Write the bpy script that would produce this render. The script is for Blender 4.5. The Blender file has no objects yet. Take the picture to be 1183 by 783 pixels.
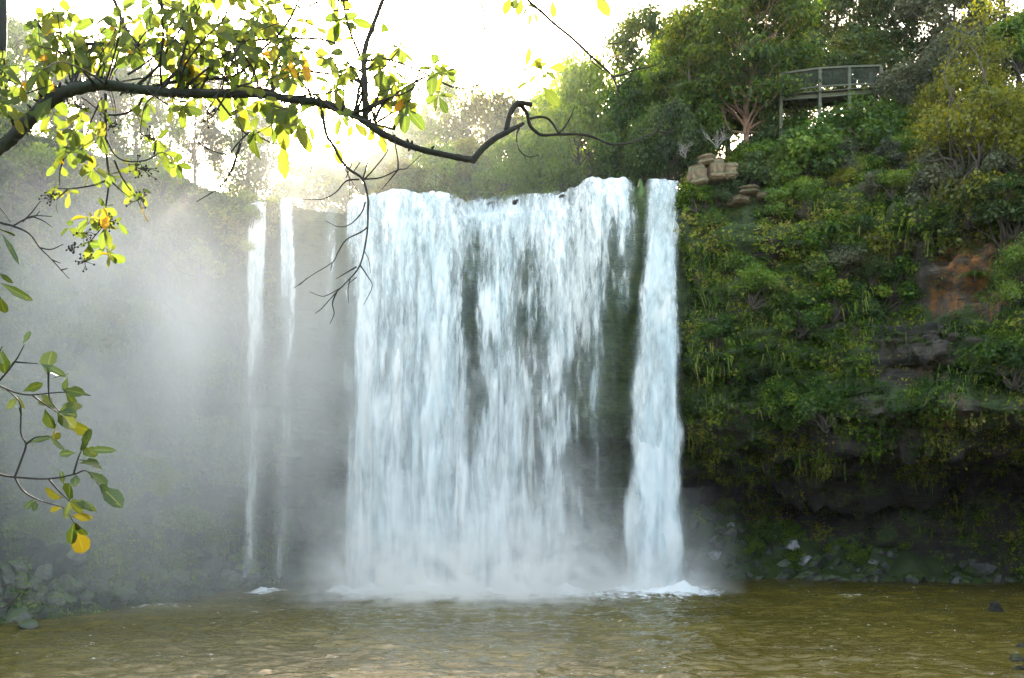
import bpy, math, random
import numpy as np
from mathutils import Vector, Matrix
from mathutils.bvhtree import BVHTree

RNG = np.random.default_rng(7)
random.seed(7)
scene = bpy.context.scene
COL = scene.collection
R = math.radians

# ------------------------------------------------------------------ camera frame of the photograph
F, CX, HZ, CAMZ = 1150.0, 591.5, 580.0, 6.03     # focal length in photo pixels, centre column, horizon row, eye height
def at(px, py, Y):
    return np.array([(px - CX) / F * Y, Y, CAMZ + (HZ - py) / F * Y])

cam_d = bpy.data.cameras.new('camera')
cam = bpy.data.objects.new('camera', cam_d); COL.objects.link(cam)
cam.location = (0, 0, CAMZ); cam.rotation_euler = (R(90), 0, 0)
cam_d.sensor_width = 36.0; cam_d.lens = F / 1183.0 * 36.0
cam_d.shift_y = (HZ - 391.5) / 1183.0
cam_d.clip_start = 0.1; cam_d.clip_end = 2000
scene.camera = cam

# ------------------------------------------------------------------ helpers
def hash3(ix, iy, iz, seed):
    h = (ix.astype(np.int64) * 374761393 + iy.astype(np.int64) * 668265263 + iz.astype(np.int64) * 2147483647 + seed * 974711) & 0xFFFFFFFF
    h = ((h ^ (h >> 13)) * 1274126177) & 0xFFFFFFFF
    h = ((h ^ (h >> 16)) * 2246822519) & 0xFFFFFFFF
    return ((h ^ (h >> 15)) & 0xFFFFFF) / float(0xFFFFFF)

def vnoise(p, seed=0):
    p = np.asarray(p, float)
    i = np.floor(p); f = p - i; i = i.astype(np.int64)
    u = f * f * f * (f * (f * 6 - 15) + 10)
    r = 0
    for dx in (0, 1):
        for dy in (0, 1):
            for dz in (0, 1):
                w = (u[:, 0] if dx else 1 - u[:, 0]) * (u[:, 1] if dy else 1 - u[:, 1]) * (u[:, 2] if dz else 1 - u[:, 2])
                r = r + w * hash3(i[:, 0] + dx, i[:, 1] + dy, i[:, 2] + dz, seed)
    return r * 2 - 1

def fbm(p, seed=0, octs=4, gain=0.5):
    r, a, s = 0, 1.0, 0
    p = np.asarray(p, float)
    for k in range(octs):
        r = r + a * vnoise(p, seed + k * 17); s += a
        a *= gain; p = p * 2.03 + 11.7
    return r / s

def sstep(a, b, x):
    t = np.clip((np.asarray(x, float) - a) / (b - a), 0, 1)
    return t * t * (3 - 2 * t)

def make_mesh(name, V, quads, mats, attrs=None, uv=None, smooth=True, fattr=None, tris=None):
    """A mesh from numpy arrays. quads (M,4); tris (K,3); attrs: point floats; fattr: face floats; uv per vertex."""
    V = np.asarray(V, np.float32)
    me = bpy.data.meshes.new(name)
    quads = np.zeros((0, 4), np.int32) if quads is None else np.asarray(quads, np.int32)
    tris = np.zeros((0, 3), np.int32) if tris is None else np.asarray(tris, np.int32)
    nl = quads.size + tris.size
    me.vertices.add(len(V)); me.vertices.foreach_set('co', V.ravel())
    me.loops.add(nl)
    li = np.concatenate([quads.ravel(), tris.ravel()]).astype(np.int32)
    me.loops.foreach_set('vertex_index', li)
    nf = len(quads) + len(tris)
    me.polygons.add(nf)
    starts = np.concatenate([np.arange(len(quads)) * 4, quads.size + np.arange(len(tris)) * 3]).astype(np.int32)
    me.polygons.foreach_set('loop_start', starts)
    me.polygons.foreach_set('use_smooth', np.full(nf, smooth, bool))
    if uv is not None:
        l = me.uv_layers.new(name='UVMap')
        l.data.foreach_set('uv', np.asarray(uv, np.float32)[li].ravel())
    for k, a in (attrs or {}).items():
        at_ = me.attributes.new(k, 'FLOAT', 'POINT'); at_.data.foreach_set('value', np.asarray(a, np.float32))
    for k, a in (fattr or {}).items():
        at_ = me.attributes.new(k, 'FLOAT', 'FACE'); at_.data.foreach_set('value', np.asarray(a, np.float32))
    for m in (mats if isinstance(mats, (list, tuple)) else [mats]):
        me.materials.append(m)
    me.update(calc_edges=True)
    me.validate()
    return me

def link(name, data, parent=None, loc=(0, 0, 0), rot=(0, 0, 0), scale=(1, 1, 1)):
    o = bpy.data.objects.new(name, data); COL.objects.link(o)
    o.location = loc; o.rotation_euler = rot; o.scale = scale
    if parent is not None: o.parent = parent
    return o

def tag(o, label=None, cat=None, group=None, kind=None):
    if label: o['label'] = label
    if cat: o['category'] = cat
    if group: o['group'] = group
    if kind: o['kind'] = kind
    return o

def thing(name, label, cat, loc=(0, 0, 0), group=None):
    return tag(link(name, None, None, loc), label, cat, group)

class Geo:
    """collects pieces into one mesh"""
    def __init__(s): s.V, s.Q, s.T, s.n, s.A, s.UV = [], [], [], 0, [], []
    def add(s, V, quads=None, tris=None, a=None, uv=None):
        V = np.asarray(V, float)
        s.V.append(V)
        if quads is not None and len(quads): s.Q.append(np.asarray(quads) + s.n)
        if tris is not None and len(tris): s.T.append(np.asarray(tris) + s.n)
        s.A.append(np.full(len(V), 0.0) if a is None else np.broadcast_to(np.asarray(a, float), (len(V),)))
        s.UV.append(np.zeros((len(V), 2)) if uv is None else np.asarray(uv, float))
        s.n += len(V)
    def tube(s, pts, rad, sides=7, sub=3, wob=0.0, cap=True):
        P = np.asarray(pts, float); r = np.broadcast_to(np.asarray(rad, float), (len(P),)).astype(float)
        if sub > 1 and len(P) > 2:
            Pe = np.vstack([2 * P[0] - P[1], P, 2 * P[-1] - P[-2]])
            out, ro = [], []
            for i in range(len(P) - 1):
                p0, p1, p2, p3 = Pe[i], Pe[i + 1], Pe[i + 2], Pe[i + 3]
                for k in range(sub):
                    t = k / sub
                    out.append(0.5 * (2 * p1 + (p2 - p0) * t + (2 * p0 - 5 * p1 + 4 * p2 - p3) * t * t + (3 * p1 - p0 - 3 * p2 + p3) * t ** 3))
                    ro.append(r[i] * (1 - t) + r[i + 1] * t)
            out.append(P[-1]); ro.append(r[-1])
            P, r = np.array(out), np.array(ro)
        n = len(P)
        T = np.gradient(P, axis=0); T /= np.linalg.norm(T, axis=1)[:, None] + 1e-9
        up = np.array([0, 0, 1.0]) if abs(T[0, 2]) < 0.9 else np.array([1.0, 0, 0])
        N = np.cross(T[0], up); N /= np.linalg.norm(N)
        rings = []
        ang = np.arange(sides) / sides * 2 * np.pi
        for i in range(n):
            N = N - T[i] * N.dot(T[i]); N /= np.linalg.norm(N) + 1e-9
            B = np.cross(T[i], N)
            rr = r[i] * (1 + wob * (RNG.random(sides) - 0.5)) if wob else r[i]
            rings.append(P[i] + (np.cos(ang) * rr)[:, None] * N + (np.sin(ang) * rr)[:, None] * B)
        V = np.vstack(rings)
        i = np.arange(n - 1)[:, None] * sides; j = np.arange(sides)[None, :]; j2 = (j + 1) % sides
        Q = np.stack([i + j, i + j2, i + sides + j2, i + sides + j], -1).reshape(-1, 4)
        tr = None
        if cap:
            V = np.vstack([V, P[-1] + T[-1] * r[-1] * 0.6, P[0]])
            e = (n - 1) * sides; c = len(V) - 2
            tr = np.array([[e + k, e + (k + 1) % sides, c] for k in range(sides)] + [[(k + 1) % sides, k, c + 1] for k in range(sides)])
        s.add(V, Q, tr)
    def box(s, c, size, rotz=0.0, tilt=None):
        c = np.asarray(c, float); h = np.asarray(size, float) / 2
        v = np.array([[x, y, z] for x in (-1, 1) for y in (-1, 1) for z in (-1, 1)], float) * h
        if tilt is not None: v = v @ np.asarray(tilt).T
        ca, sa = math.cos(rotz), math.sin(rotz)
        v = v @ np.array([[ca, sa, 0], [-sa, ca, 0], [0, 0, 1]])
        s.add(v + c, [[0, 1, 3, 2], [4, 6, 7, 5], [0, 4, 5, 1], [2, 3, 7, 6], [0, 2, 6, 4], [1, 5, 7, 3]])
    def leaf_quads(s, P, N, L, W, tint):
        """rhomb-like leaves at P (n,3), facing N (n,3), length L (n,), width W (n,)"""
        n = len(P)
        rnd = RNG.normal(size=(n, 3))
        A = np.cross(N, rnd); A /= np.linalg.norm(A, axis=1)[:, None] + 1e-9
        B = np.cross(N, A)
        L = L[:, None]; W = W[:, None]
        v = np.stack([P - A * L * .5, P + B * W * .5 + A * L * .08, P + A * L * .5, P - B * W * .5 + A * L * .08], 1).reshape(-1, 3)
        q = np.arange(n * 4).reshape(-1, 4)
        s.add(v, q, a=np.repeat(tint, 4))
    def mesh(s, name, mat, smooth=True, attr='tint', uv=False, sub=None):
        V = np.vstack(s.V)
        if sub is not None: V = V - np.asarray(sub)
        return make_mesh(name, V, np.vstack(s.Q) if s.Q else None, mat, {attr: np.concatenate(s.A)},
                         np.vstack(s.UV) if uv else None, smooth, tris=np.vstack(s.T) if s.T else None)

# ------------------------------------------------------------------ material helpers
class NT:
    def __init__(s, name):
        s.m = bpy.data.materials.new(name); s.m.use_nodes = True
        s.t = s.m.node_tree; s.t.nodes.clear()
        s.out = s.n('ShaderNodeOutputMaterial')
    def n(s, typ, **kw):
        nd = s.t.nodes.new(typ)
        for k, v in kw.items():
            if k.startswith('i_'):
                nd.inputs[k[2:].replace('_', ' ')].default_value = v
            else: setattr(nd, k, v)
        return nd
    def l(s, a, b): s.t.links.new(a, b)
    def val(s, x, sock):
        if isinstance(x, (int, float)): sock.default_value = x
        else: s.l(x, sock)
    def math(s, op, a, b=0.0, c=None, clamp=False):
        nd = s.n('ShaderNodeMath', operation=op, use_clamp=clamp)
        s.val(a, nd.inputs[0]); s.val(b, nd.inputs[1])
        if c is not None: s.val(c, nd.inputs[2])
        return nd.outputs[0]
    def attr(s, name): return s.n('ShaderNodeAttribute', attribute_name=name).outputs['Fac']
    def noise(s, vec, scale, detail=3.0, rough=0.55, out='Fac', dist=0.0):
        nd = s.n('ShaderNodeTexNoise', i_Scale=scale, i_Detail=detail, i_Roughness=rough, i_Distortion=dist)
        if vec is not None: s.l(vec, nd.inputs['Vector'])
        return nd.outputs[out]
    def ramp(s, fac, stops, interp='LINEAR'):
        nd = s.n('ShaderNodeValToRGB'); s.val(fac, nd.inputs[0])
        cr = nd.color_ramp; cr.interpolation = interp
        while len(cr.elements) < len(stops): cr.elements.new(0.5)
        for e, (p, c) in zip(cr.elements, stops):
            e.position = p; e.color = (*c, 1) if len(c) == 3 else c
        return nd.outputs['Color']
    def mix(s, fac, a, b, blend='MIX'):
        nd = s.n('ShaderNodeMix', data_type='RGBA', blend_type=blend)
        s.val(fac, nd.inputs[0])
        for x, k in ((a, 6), (b, 7)):
            if isinstance(x, tuple): nd.inputs[k].default_value = (*x, 1)
            else: s.l(x, nd.inputs[k])
        return nd.outputs[2]
    def range(s, v, a, b, c, d, smooth=True):
        nd = s.n('ShaderNodeMapRange', interpolation_type='SMOOTHSTEP' if smooth else 'LINEAR')
        s.val(v, nd.inputs[0])
        for k, x in enumerate((a, b, c, d)): nd.inputs[k + 1].default_value = x
        return nd.outputs[0]
    def vmul(s, vec, xyz, add=None):
        nd = s.n('ShaderNodeMapping'); s.l(vec, nd.inputs[0]); nd.inputs['Scale'].default_value = xyz
        if add: nd.inputs['Location'].default_value = add
        return nd.outputs[0]
    def pos(s): return s.n('ShaderNodeNewGeometry').outputs['Position']
    def obj(s): return s.n('ShaderNodeTexCoord').outputs['Object']
    def mixsh(s, fac, a, b):
        nd = s.n('ShaderNodeMixShader'); s.val(fac, nd.inputs[0]); s.l(a, nd.inputs[1]); s.l(b, nd.inputs[2]); return nd.outputs[0]

def leaf_mat(name, stops, trans=0.45, warm=(1.5, 1.35, 0.5), gloss=0.02, rough=0.4, veins=False, var=0.35):
    """thin leaf: diffuse + light passing through + a little sheen; stops: colour ramp over the 'tint' attribute"""
    m = NT(name)
    t = m.attr('tint')
    rnd = m.n('ShaderNodeObjectInfo').outputs['Random']
    t2 = m.math('ADD', t, m.math('MULTIPLY', m.math('SUBTRACT', rnd, 0.5), var), clamp=True)
    c = m.ramp(t2, stops)
    if veins:
        uv = m.n('ShaderNodeUVMap').outputs[0]
        sx = m.n('ShaderNodeSeparateXYZ'); m.l(uv, sx.inputs[0])
        mid = m.range(m.math('ABSOLUTE', sx.outputs[0]), 0.03, 0.09, 1, 0)
        ph = m.math('ADD', m.math('MULTIPLY', sx.outputs[1], 9.0), m.math('MULTIPLY', m.math('ABSOLUTE', sx.outputs[0]), -2.2))
        lat = m.range(m.math('ABSOLUTE', m.math('SUBTRACT', m.math('FRACT', ph), 0.5)), 0.0, 0.1, 0.55, 0)
        spots = m.range(m.noise(m.obj(), 60, 4), 0.62, 0.75, 0, 0.6)
        c = m.mix(m.math('MULTIPLY', m.math('MAXIMUM', mid, lat), .4), c, (0.22, 0.23, 0.07))
        c = m.mix(spots, c, (0.16, 0.11, 0.03))
    d = m.n('ShaderNodeBsdfDiffuse'); m.l(c, d.inputs['Color'])
    tr = m.n('ShaderNodeBsdfTranslucent'); m.l(m.mix(1.0, c, warm, 'MULTIPLY'), tr.inputs['Color'])
    g = m.n('ShaderNodeBsdfGlossy', i_Roughness=rough); g.inputs['Color'].default_value = (0.8, 0.85, 0.8, 1)
    m.l(m.mixsh(gloss, m.mixsh(trans, d.outputs[0], tr.outputs[0]), g.outputs[0]), m.out.inputs['Surface'])
    return m.m

def bark_mat(name, a, b, scale=8.0, moss=None):
    m = NT(name)
    o = m.obj()
    f = m.noise(m.vmul(o, (1, 1, 0.3)), scale, 5, 0.65)
    c = m.ramp(f, [(0.3, a), (0.7, b)])
    if moss: c = m.mix(m.range(m.noise(o, scale * .35, 4), 0.48, 0.62, 0, .8), c, moss)
    p = m.n('ShaderNodeBsdfPrincipled', i_Roughness=0.85)
    m.l(c, p.inputs['Base Color'])
    bp = m.n('ShaderNodeBump', i_Strength=0.6, i_Distance=0.02); m.l(f, bp.inputs['Height']); m.l(bp.outputs[0], p.inputs['Normal'])
    m.l(p.outputs[0], m.out.inputs['Surface'])
    return m.m

G = {}
G['broad'] = leaf_mat('broadleaf_foliage', [(0, (0.018, 0.05, 0.010)), (0.5, (0.06, 0.128, 0.018)), (1, (0.155, 0.225, 0.03))])
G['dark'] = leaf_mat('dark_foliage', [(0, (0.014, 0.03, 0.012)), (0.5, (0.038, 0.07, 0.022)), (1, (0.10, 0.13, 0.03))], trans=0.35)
G['bright'] = leaf_mat('bright_foliage', [(0, (0.035, 0.08, 0.012)), (0.5, (0.11, 0.19, 0.026)), (1, (0.20, 0.27, 0.04))], trans=0.5)
G['yellow'] = leaf_mat('yellowish_foliage', [(0, (0.04, 0.05, 0.008)), (0.5, (0.105, 0.125, 0.014)), (1, (0.205, 0.21, 0.022))], trans=0.5, warm=(1.5, 1.3, .35))
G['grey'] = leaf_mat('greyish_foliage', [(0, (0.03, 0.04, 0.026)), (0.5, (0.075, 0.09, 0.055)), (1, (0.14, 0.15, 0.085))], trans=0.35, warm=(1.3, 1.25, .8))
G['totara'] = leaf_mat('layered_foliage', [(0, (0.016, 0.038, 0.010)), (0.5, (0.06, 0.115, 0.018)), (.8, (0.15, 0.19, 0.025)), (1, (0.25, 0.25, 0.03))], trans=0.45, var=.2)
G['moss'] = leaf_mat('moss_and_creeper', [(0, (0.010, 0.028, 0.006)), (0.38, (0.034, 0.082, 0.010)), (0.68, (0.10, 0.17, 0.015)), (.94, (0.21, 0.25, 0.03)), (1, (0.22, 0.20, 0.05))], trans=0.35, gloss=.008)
G['glow'] = leaf_mat('painted_sunlit_foliage', [(0, (0.07, 0.13, 0.018)), (0.5, (0.16, 0.25, 0.035)), (1, (0.26, 0.32, 0.05))], trans=0.7, warm=(1.3, 1.25, .5))  # leaf colour raised so the foliage looks sunlit from behind
G['fern'] = leaf_mat('fern_frond', [(0, (0.03, 0.06, 0.012)), (1, (0.10, 0.17, 0.03))], trans=0.45)
M_BARK = bark_mat('pale_bark', (0.09, 0.075, 0.06), (0.24, 0.20, 0.17))
M_BARKD = bark_mat('dark_bark', (0.025, 0.02, 0.016), (0.075, 0.06, 0.045))
M_BARKR = bark_mat('reddish_bark', (0.13, 0.06, 0.04), (0.30, 0.20, 0.15))
M_DEAD = bark_mat('bleached_dead_wood', (0.13, 0.12, 0.11), (0.28, 0.26, 0.24))

# ------------------------------------------------------------------ world, sun
SUN_EL, SUN_AZ = R(22.0), R(-11.5)                 # azimuth from +Y towards +X
w = bpy.data.worlds.new('World'); scene.world = w; w.use_nodes = True
nt = w.node_tree; nt.nodes.clear()
sky = nt.nodes.new('ShaderNodeTexSky'); sky.sky_type = 'NISHITA'; sky.sun_disc = False
sky.sun_elevation = SUN_EL; sky.sun_rotation = SUN_AZ; sky.dust_density = 2.5; sky.air_density = 1.0; sky.ozone_density = 1.0
bg = nt.nodes.new('ShaderNodeBackground'); bg.inputs[1].default_value = 0.14
wo = nt.nodes.new('ShaderNodeOutputWorld')
wb = nt.nodes.new('ShaderNodeMix'); wb.data_type = 'RGBA'; wb.blend_type = 'MULTIPLY'; wb.inputs[0].default_value = 1.0
wb.inputs[7].default_value = (1.26, 1.04, 0.80, 1)      # thin white cloud: a little less blue than a clear sky
nt.links.new(sky.outputs[0], wb.inputs[6]); nt.links.new(wb.outputs[2], bg.inputs[0]); nt.links.new(bg.outputs[0], wo.inputs[0])
sd = bpy.data.lights.new('sun', 'SUN'); sd.energy = 3.1; sd.angle = R(0.6); sd.color = (1.0, 0.90, 0.74)
so = link('sun', sd)
dsun = Vector((math.sin(SUN_AZ) * math.cos(SUN_EL), math.cos(SUN_AZ) * math.cos(SUN_EL), math.sin(SUN_EL)))
so.rotation_euler = dsun.to_track_quat('Z', 'Y').to_euler()
so.location = dsun * 300

scene.view_settings.view_transform = 'Standard'; scene.view_settings.look = 'None'
scene.view_settings.exposure = 3.45; scene.view_settings.gamma = 1.0
scene.view_settings.use_curve_mapping = False
cy = scene.cycles
cy.max_bounces = 8; cy.diffuse_bounces = 3; cy.glossy_bounces = 3; cy.transmission_bounces = 5
cy.transparent_max_bounces = 24; cy.volume_bounces = 5
cy.volume_step_rate = 1.0; cy.volume_max_steps = 96
cy.use_denoising = True; cy.sample_clamp_indirect = 6.0
cy.caustics_reflective = False; cy.caustics_refractive = False

# ------------------------------------------------------------------ falls: lip line
LIPY = 68.5
_lp = np.array([200, 270, 280, 300, 335, 350, 396, 405, 418, 432, 450, 480, 520, 540, 600, 640, 660, 690, 715, 735, 745, 770, 785, 800, 860])
_ly = np.array([205, 238, 240, 236, 233, 236, 240, 233, 228, 225, 221, 222, 225, 221, 216, 213, 210, 205, 206, 210, 210, 209, 212, 205, 200])
def lip_z(x):
    px = x / LIPY * F + CX
    return CAMZ + (HZ - np.interp(px, _lp, _ly)) / F * LIPY
def ledge_w(x):                                    # where the lip is a double step
    px = x / LIPY * F + CX
    return sstep(515, 540, px) * (1 - sstep(655, 685, px))
LEDGE = 1.7

# ------------------------------------------------------------------ the cliff, one sweep of a changing profile round the pool
W_ = np.array([(-130, 38), (-60, 33), (-30, 29.5), (-12, 27.6), (-2.3, 27.4), (0, 27.2), (.3, 25.8), (-.3, 22), (-.8, 18.5), (-1.2, 15), (-2, 12), (-4, 9.5), (-7, 7), (-9, 3.5), (-9, -2)], float)
R_ = np.array([(-130, 58), (-60, 47), (-30, 41), (-15, 36), (-6.5, 31), (0, 26.5), (1, 23.5), (.8, 20.5), (1.3, 17.5), (1.2, 14.5), (.3, 11.6), (-3, 10.0), (-10, 8.8), (-18, 7), (-19, -2)], float)
L_ = np.array([(-130, 44), (-60, 36), (-30, 32), (-14, 30), (-5, 28.8), (0, 28), (.5, 25), (0, 21), (-.8, 17), (-1, 14), (-1, 11), (0, 8), (2.5, 5), (5.5, 2.2), (9, -2)], float)
ST = [  # x, y of the rim, weights left / falls / right
    (-46, 5, 1, 0, 0), (-38, 30, 1, 0, 0), (-33.5, 42, 1, 0, 0), (-31, 52, 1, 0, 0), (-27.5, 61.5, 1, 0, 0), (-22.5, 67, .8, .2, 0), (-18.5, 68.7, .45, .55, 0),
    (-14.5, 69, .1, .9, 0), (-11.5, 68.6, 0, 1, 0), (-5, 68.5, 0, 1, 0), (2, 68.5, 0, 1, 0), (8.5, 68.5, 0, 1, 0), (11.2, 68.3, 0, 1, 0), (12.6, 67.9, 0, .35, .65),
    (15, 67.3, 0, 0, 1), (19, 66, 0, 0, 1), (25, 63.5, 0, 0, 1), (31, 59.5, 0, 0, 1), (36, 54, 0, 0, 1), (40, 46, .3, 0, .7), (44, 30, 1, 0, 0), (50, 5, 1, 0, 0)]
ST = np.array(ST, float)
def build_cliff():
    seg = np.linalg.norm(np.diff(ST[:, :2], axis=0), axis=1); s = np.concatenate([[0], np.cumsum(seg)])
    d = np.concatenate([np.arange(0, 58, 0.9), np.arange(58, 172, 0.24), np.arange(172, s[-1], 0.9)])
    st = np.stack([np.interp(d, s, ST[:, k]) for k in range(5)], 1)
    ker = np.exp(-0.5 * (np.arange(-12, 13) / 5.0) ** 2); ker /= ker.sum()
    xy = np.stack([np.convolve(np.pad(st[:, k], 12, mode='reflect', reflect_type='odd'), ker, 'valid') for k in (0, 1)], 1)
    t = np.gradient(xy, axis=0); t /= np.linalg.norm(t, axis=1)[:, None]
    nrm = np.stack([t[:, 1], -t[:, 0]], 1)            # towards the pool
    # resample profile: coarse far away, fine on the face
    base = np.concatenate([np.linspace(0, 3, 24, endpoint=False), np.linspace(3, 14, 150)])
    idx = np.arange(15)
    V, A, face = [], [], []
    for k in range(len(d)):
        wl, ww, wr = st[k, 2:5]
        Wp = W_.copy()
        lw = float(ledge_w(np.array(xy[k, 0]))); lz = float(lip_z(np.array(xy[k, 0])))
        dz = lz - 0.4 - 27.2
        Wp[3:6, 1] += dz; Wp[6, 1] += dz; Wp[2, 1] += dz * .5
        Wp[4, 1] -= .35 * lw; Wp[5, 1] -= (LEDGE + .25) * lw; Wp[6, 1] -= LEDGE * lw * .8
        pr = wl * L_ + ww * Wp + wr * R_
        o = np.interp(base, idx, pr[:, 0]); z = np.interp(base, idx, pr[:, 1])
        V.append(np.stack([xy[k, 0] + nrm[k, 0] * o, xy[k, 1] + nrm[k, 1] * o, z], 1))
        A.append(np.full(len(base), ww)); face.append(base)
    V = np.array(V); A = np.array(A); face = np.array(face)
    P = V.reshape(-1, 3); A = A.ravel(); face = face.ravel()
    # surface normal of the smooth sweep
    du = np.gradient(V, axis=0); dv = np.gradient(V, axis=1)
    N = np.cross(du, dv); N /= np.linalg.norm(N, axis=2)[..., None] + 1e-9
    N = N.reshape(-1, 3)
    if N[(face > 8) & (face < 9)][:, 1].mean() > 0: N = -N
    amp = sstep(4.4, 6.0, face) * (1 - 0.65 * A) + 0.12
    big = fbm(P * np.array([.13, .13, .16]), 3, 3) * 2.2
    strat = fbm(np.stack([P[:, 0] * .07, P[:, 1] * .07, P[:, 2] * .75 + fbm(P * .12, 9, 2) * 1.2], 1), 5, 3) * 1.5
    blk = P * np.array([.42, .42, .5]) + 0.35 * np.stack([vnoise(P * .9, 61), vnoise(P * .9, 62), vnoise(P * .9, 63)], 1)
    block = hash3(np.floor(blk[:, 0]), np.floor(blk[:, 1]), np.floor(blk[:, 2]), 5) - .5
    fine = fbm(P * .9, 21, 4) * .55
    disp = amp * (big * 1.25 + strat * 1.45 + block * 1.2 + fine * 1.3)
    lip = sstep(3.6, 4.6, face) * (1 - sstep(6.6, 8, face)) * A
    disp = disp * (1 - .8 * lip)
    P = P + N * disp[:, None]
    top = (face < 5)
    P[top, 2] += (fbm(P[top] * .12, 8, 3) * 1.2) * (1 - A[top]) * sstep(0, 1, 5 - face[top])
    ny = len(base); nx = len(d)
    i = np.arange(nx - 1)[:, None] * ny; j = np.arange(ny - 1)[None, :]
    Q = np.stack([i + j, i + j + 1, i + ny + j + 1, i + ny + j], -1).reshape(-1, 4)
    return P, Q, A, face, N

m = NT('mossy_cliff_rock')
p_ = m.pos()
n1 = m.noise(p_, .25, 4, .6); n2 = m.noise(m.vmul(p_, (1, 1, .35)), 1.3, 5, .65); n3 = m.noise(p_, .55, 5, .7)
rock = m.ramp(n2, [(.25, (0.018, 0.016, 0.014)), (.5, (0.06, 0.05, 0.04)), (.75, (0.13, 0.11, 0.09))])
band = m.noise(m.vmul(p_, (.12, .12, 1.6)), 1.0, 5, .65, dist=.4)
rock = m.mix(m.range(band, .42, .5, .85, 0), rock, (0.012, 0.011, 0.010))
szz = m.n('ShaderNodeSeparateXYZ'); m.l(p_, szz.inputs[0])
rock = m.mix(m.range(m.math('ADD', szz.outputs[2], m.math('MULTIPLY', n1, 4)), 9, 13, .75, 0), rock, (0.010, 0.012, 0.012))  # wet rock tone low down, darkened further to paint the cave's shade
rust = m.math('MULTIPLY', m.attr('rust'), m.range(m.noise(m.vmul(p_, (1, 1, .3)), 1.6, 6, .7), .42, .6, .05, 1))
rock = m.mix(rust, rock, (0.31, 0.125, 0.03))
mosscol = m.ramp(m.noise(p_, 2.2, 6, .7), [(.3, (0.012, 0.025, 0.008)), (.5, (0.035, 0.065, 0.014)), (.72, (0.085, 0.105, 0.02))])
sp = m.n('ShaderNodeSeparateXYZ'); m.l(p_, sp.inputs[0])
hz = m.range(sp.outputs[2], 9, 13.5, .0, .16)
wet = m.range(m.attr('falls'), .5, 1, 0, .12)
mk = m.range(m.math('SUBTRACT', m.math('ADD', m.math('ADD', n3, hz), wet), m.math('MULTIPLY', m.attr('bare'), .4)), .5, .62, 0, 1)
col = m.mix(mk, rock, mosscol)
pb = m.n('ShaderNodeBsdfPrincipled', i_Roughness=.8); m.l(col, pb.inputs['Base Color'])
m.l(m.math('SUBTRACT', .85, m.math('MULTIPLY', n1, .3)), pb.inputs['Roughness'])
bp = m.n('ShaderNodeBump', i_Strength=1.0, i_Distance=.35)
m.l(m.math('ADD', m.math('ADD', m.noise(p_, 2.5, 8, .72), n2), m.math('MULTIPLY', band, 1.5)), bp.inputs['Height']); m.l(bp.outputs[0], pb.inputs['Normal'])
m.l(pb.outputs[0], m.out.inputs['Surface'])
M_CLIFF = m.m

CP, CQ, CA, CFACE, CN = build_cliff()
_px = CP[:, 0] / np.maximum(CP[:, 1], 1) * F + CX
def patch(cx, cz, rx, rz, seed):
    d = ((CP[:, 0] - cx) / rx) ** 2 + ((CP[:, 2] - cz) / rz) ** 2
    return sstep(1.3, .5, d + .8 * fbm(CP * np.array([.9, .9, .45]), seed, 4)) * (CP[:, 1] > 45)
RUST = np.clip(patch(28.2, 19.9, 1.7, 3.0, 1) + .35 * patch(26.2, 12.8, .8, 2.4, 2) + .35 * patch(30.5, 13.5, .8, 2.4, 3) + .6 * patch(12.6, 23.5, .7, 2.2, 4), 0, 1)
BARE = np.clip(patch(25.5, 20.6, 1.8, 2.4, 5) + patch(28.2, 19.8, 1.7, 2.8, 1) + patch(25.0, 15.6, 2.4, 2.0, 6) + .8 * patch(19.5, 17.9, 2.6, .6, 7) + .8 * patch(17, 22.5, 1.2, .8, 8), 0, 1)
cliff = tag(link('cliff', make_mesh('cliff', CP, CQ, M_CLIFF, {'falls': CA, 'rust': RUST, 'bare': BARE})), kind='structure')
cliff['label'] = 'mossy rock cliff curving round the plunge pool'

# far ground and pool bed, near bank under the camera
def grid(x, y, zf):
    X, Y = np.meshgrid(x, y, indexing='ij'); Z = zf(X, Y)
    V = np.stack([X, Y, Z], -1).reshape(-1, 3); ny = len(y)
    i = np.arange(len(x) - 1)[:, None] * ny; j = np.arange(ny - 1)[None]
    return V, np.stack([i + j, i + ny + j, i + ny + j + 1, i + j + 1], -1).reshape(-1, 4)
m = NT('earth_and_litter')
c = m.ramp(m.noise(m.pos(), .8, 5), [(.3, (0.035, 0.03, 0.018)), (.7, (0.06, 0.07, 0.025))])
pb = m.n('ShaderNodeBsdfPrincipled', i_Roughness=.95); m.l(c, pb.inputs['Base Color']); m.l(pb.outputs[0], m.out.inputs['Surface'])
M_EARTH = m.m
def bank_z(X, Y):
    z = 4.3 - sstep(6, 24, Y) * 6.3
    side = sstep(16, 40, np.abs(X)) * 6 * (1 - sstep(26, 40, Y))
    far = sstep(8, 120, -Y) * 25
    n = fbm(np.stack([X.ravel() * .2, Y.ravel() * .2, X.ravel() * 0], 1), 77, 3).reshape(X.shape) * .5
    return np.where(Y < 45, np.maximum(z + side + far + n, -2), -2.0)
V, Q = grid(np.concatenate([np.linspace(-900, -75, 12), np.linspace(-70, 70, 90), np.linspace(75, 900, 12)]), np.concatenate([np.linspace(-900, -65, 12), np.linspace(-60, 50, 70), np.linspace(60, 120, 4), np.linspace(150, 900, 8)]), bank_z)
tag(link('ground', make_mesh('ground', V, Q, M_EARTH)), kind='structure')

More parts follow.
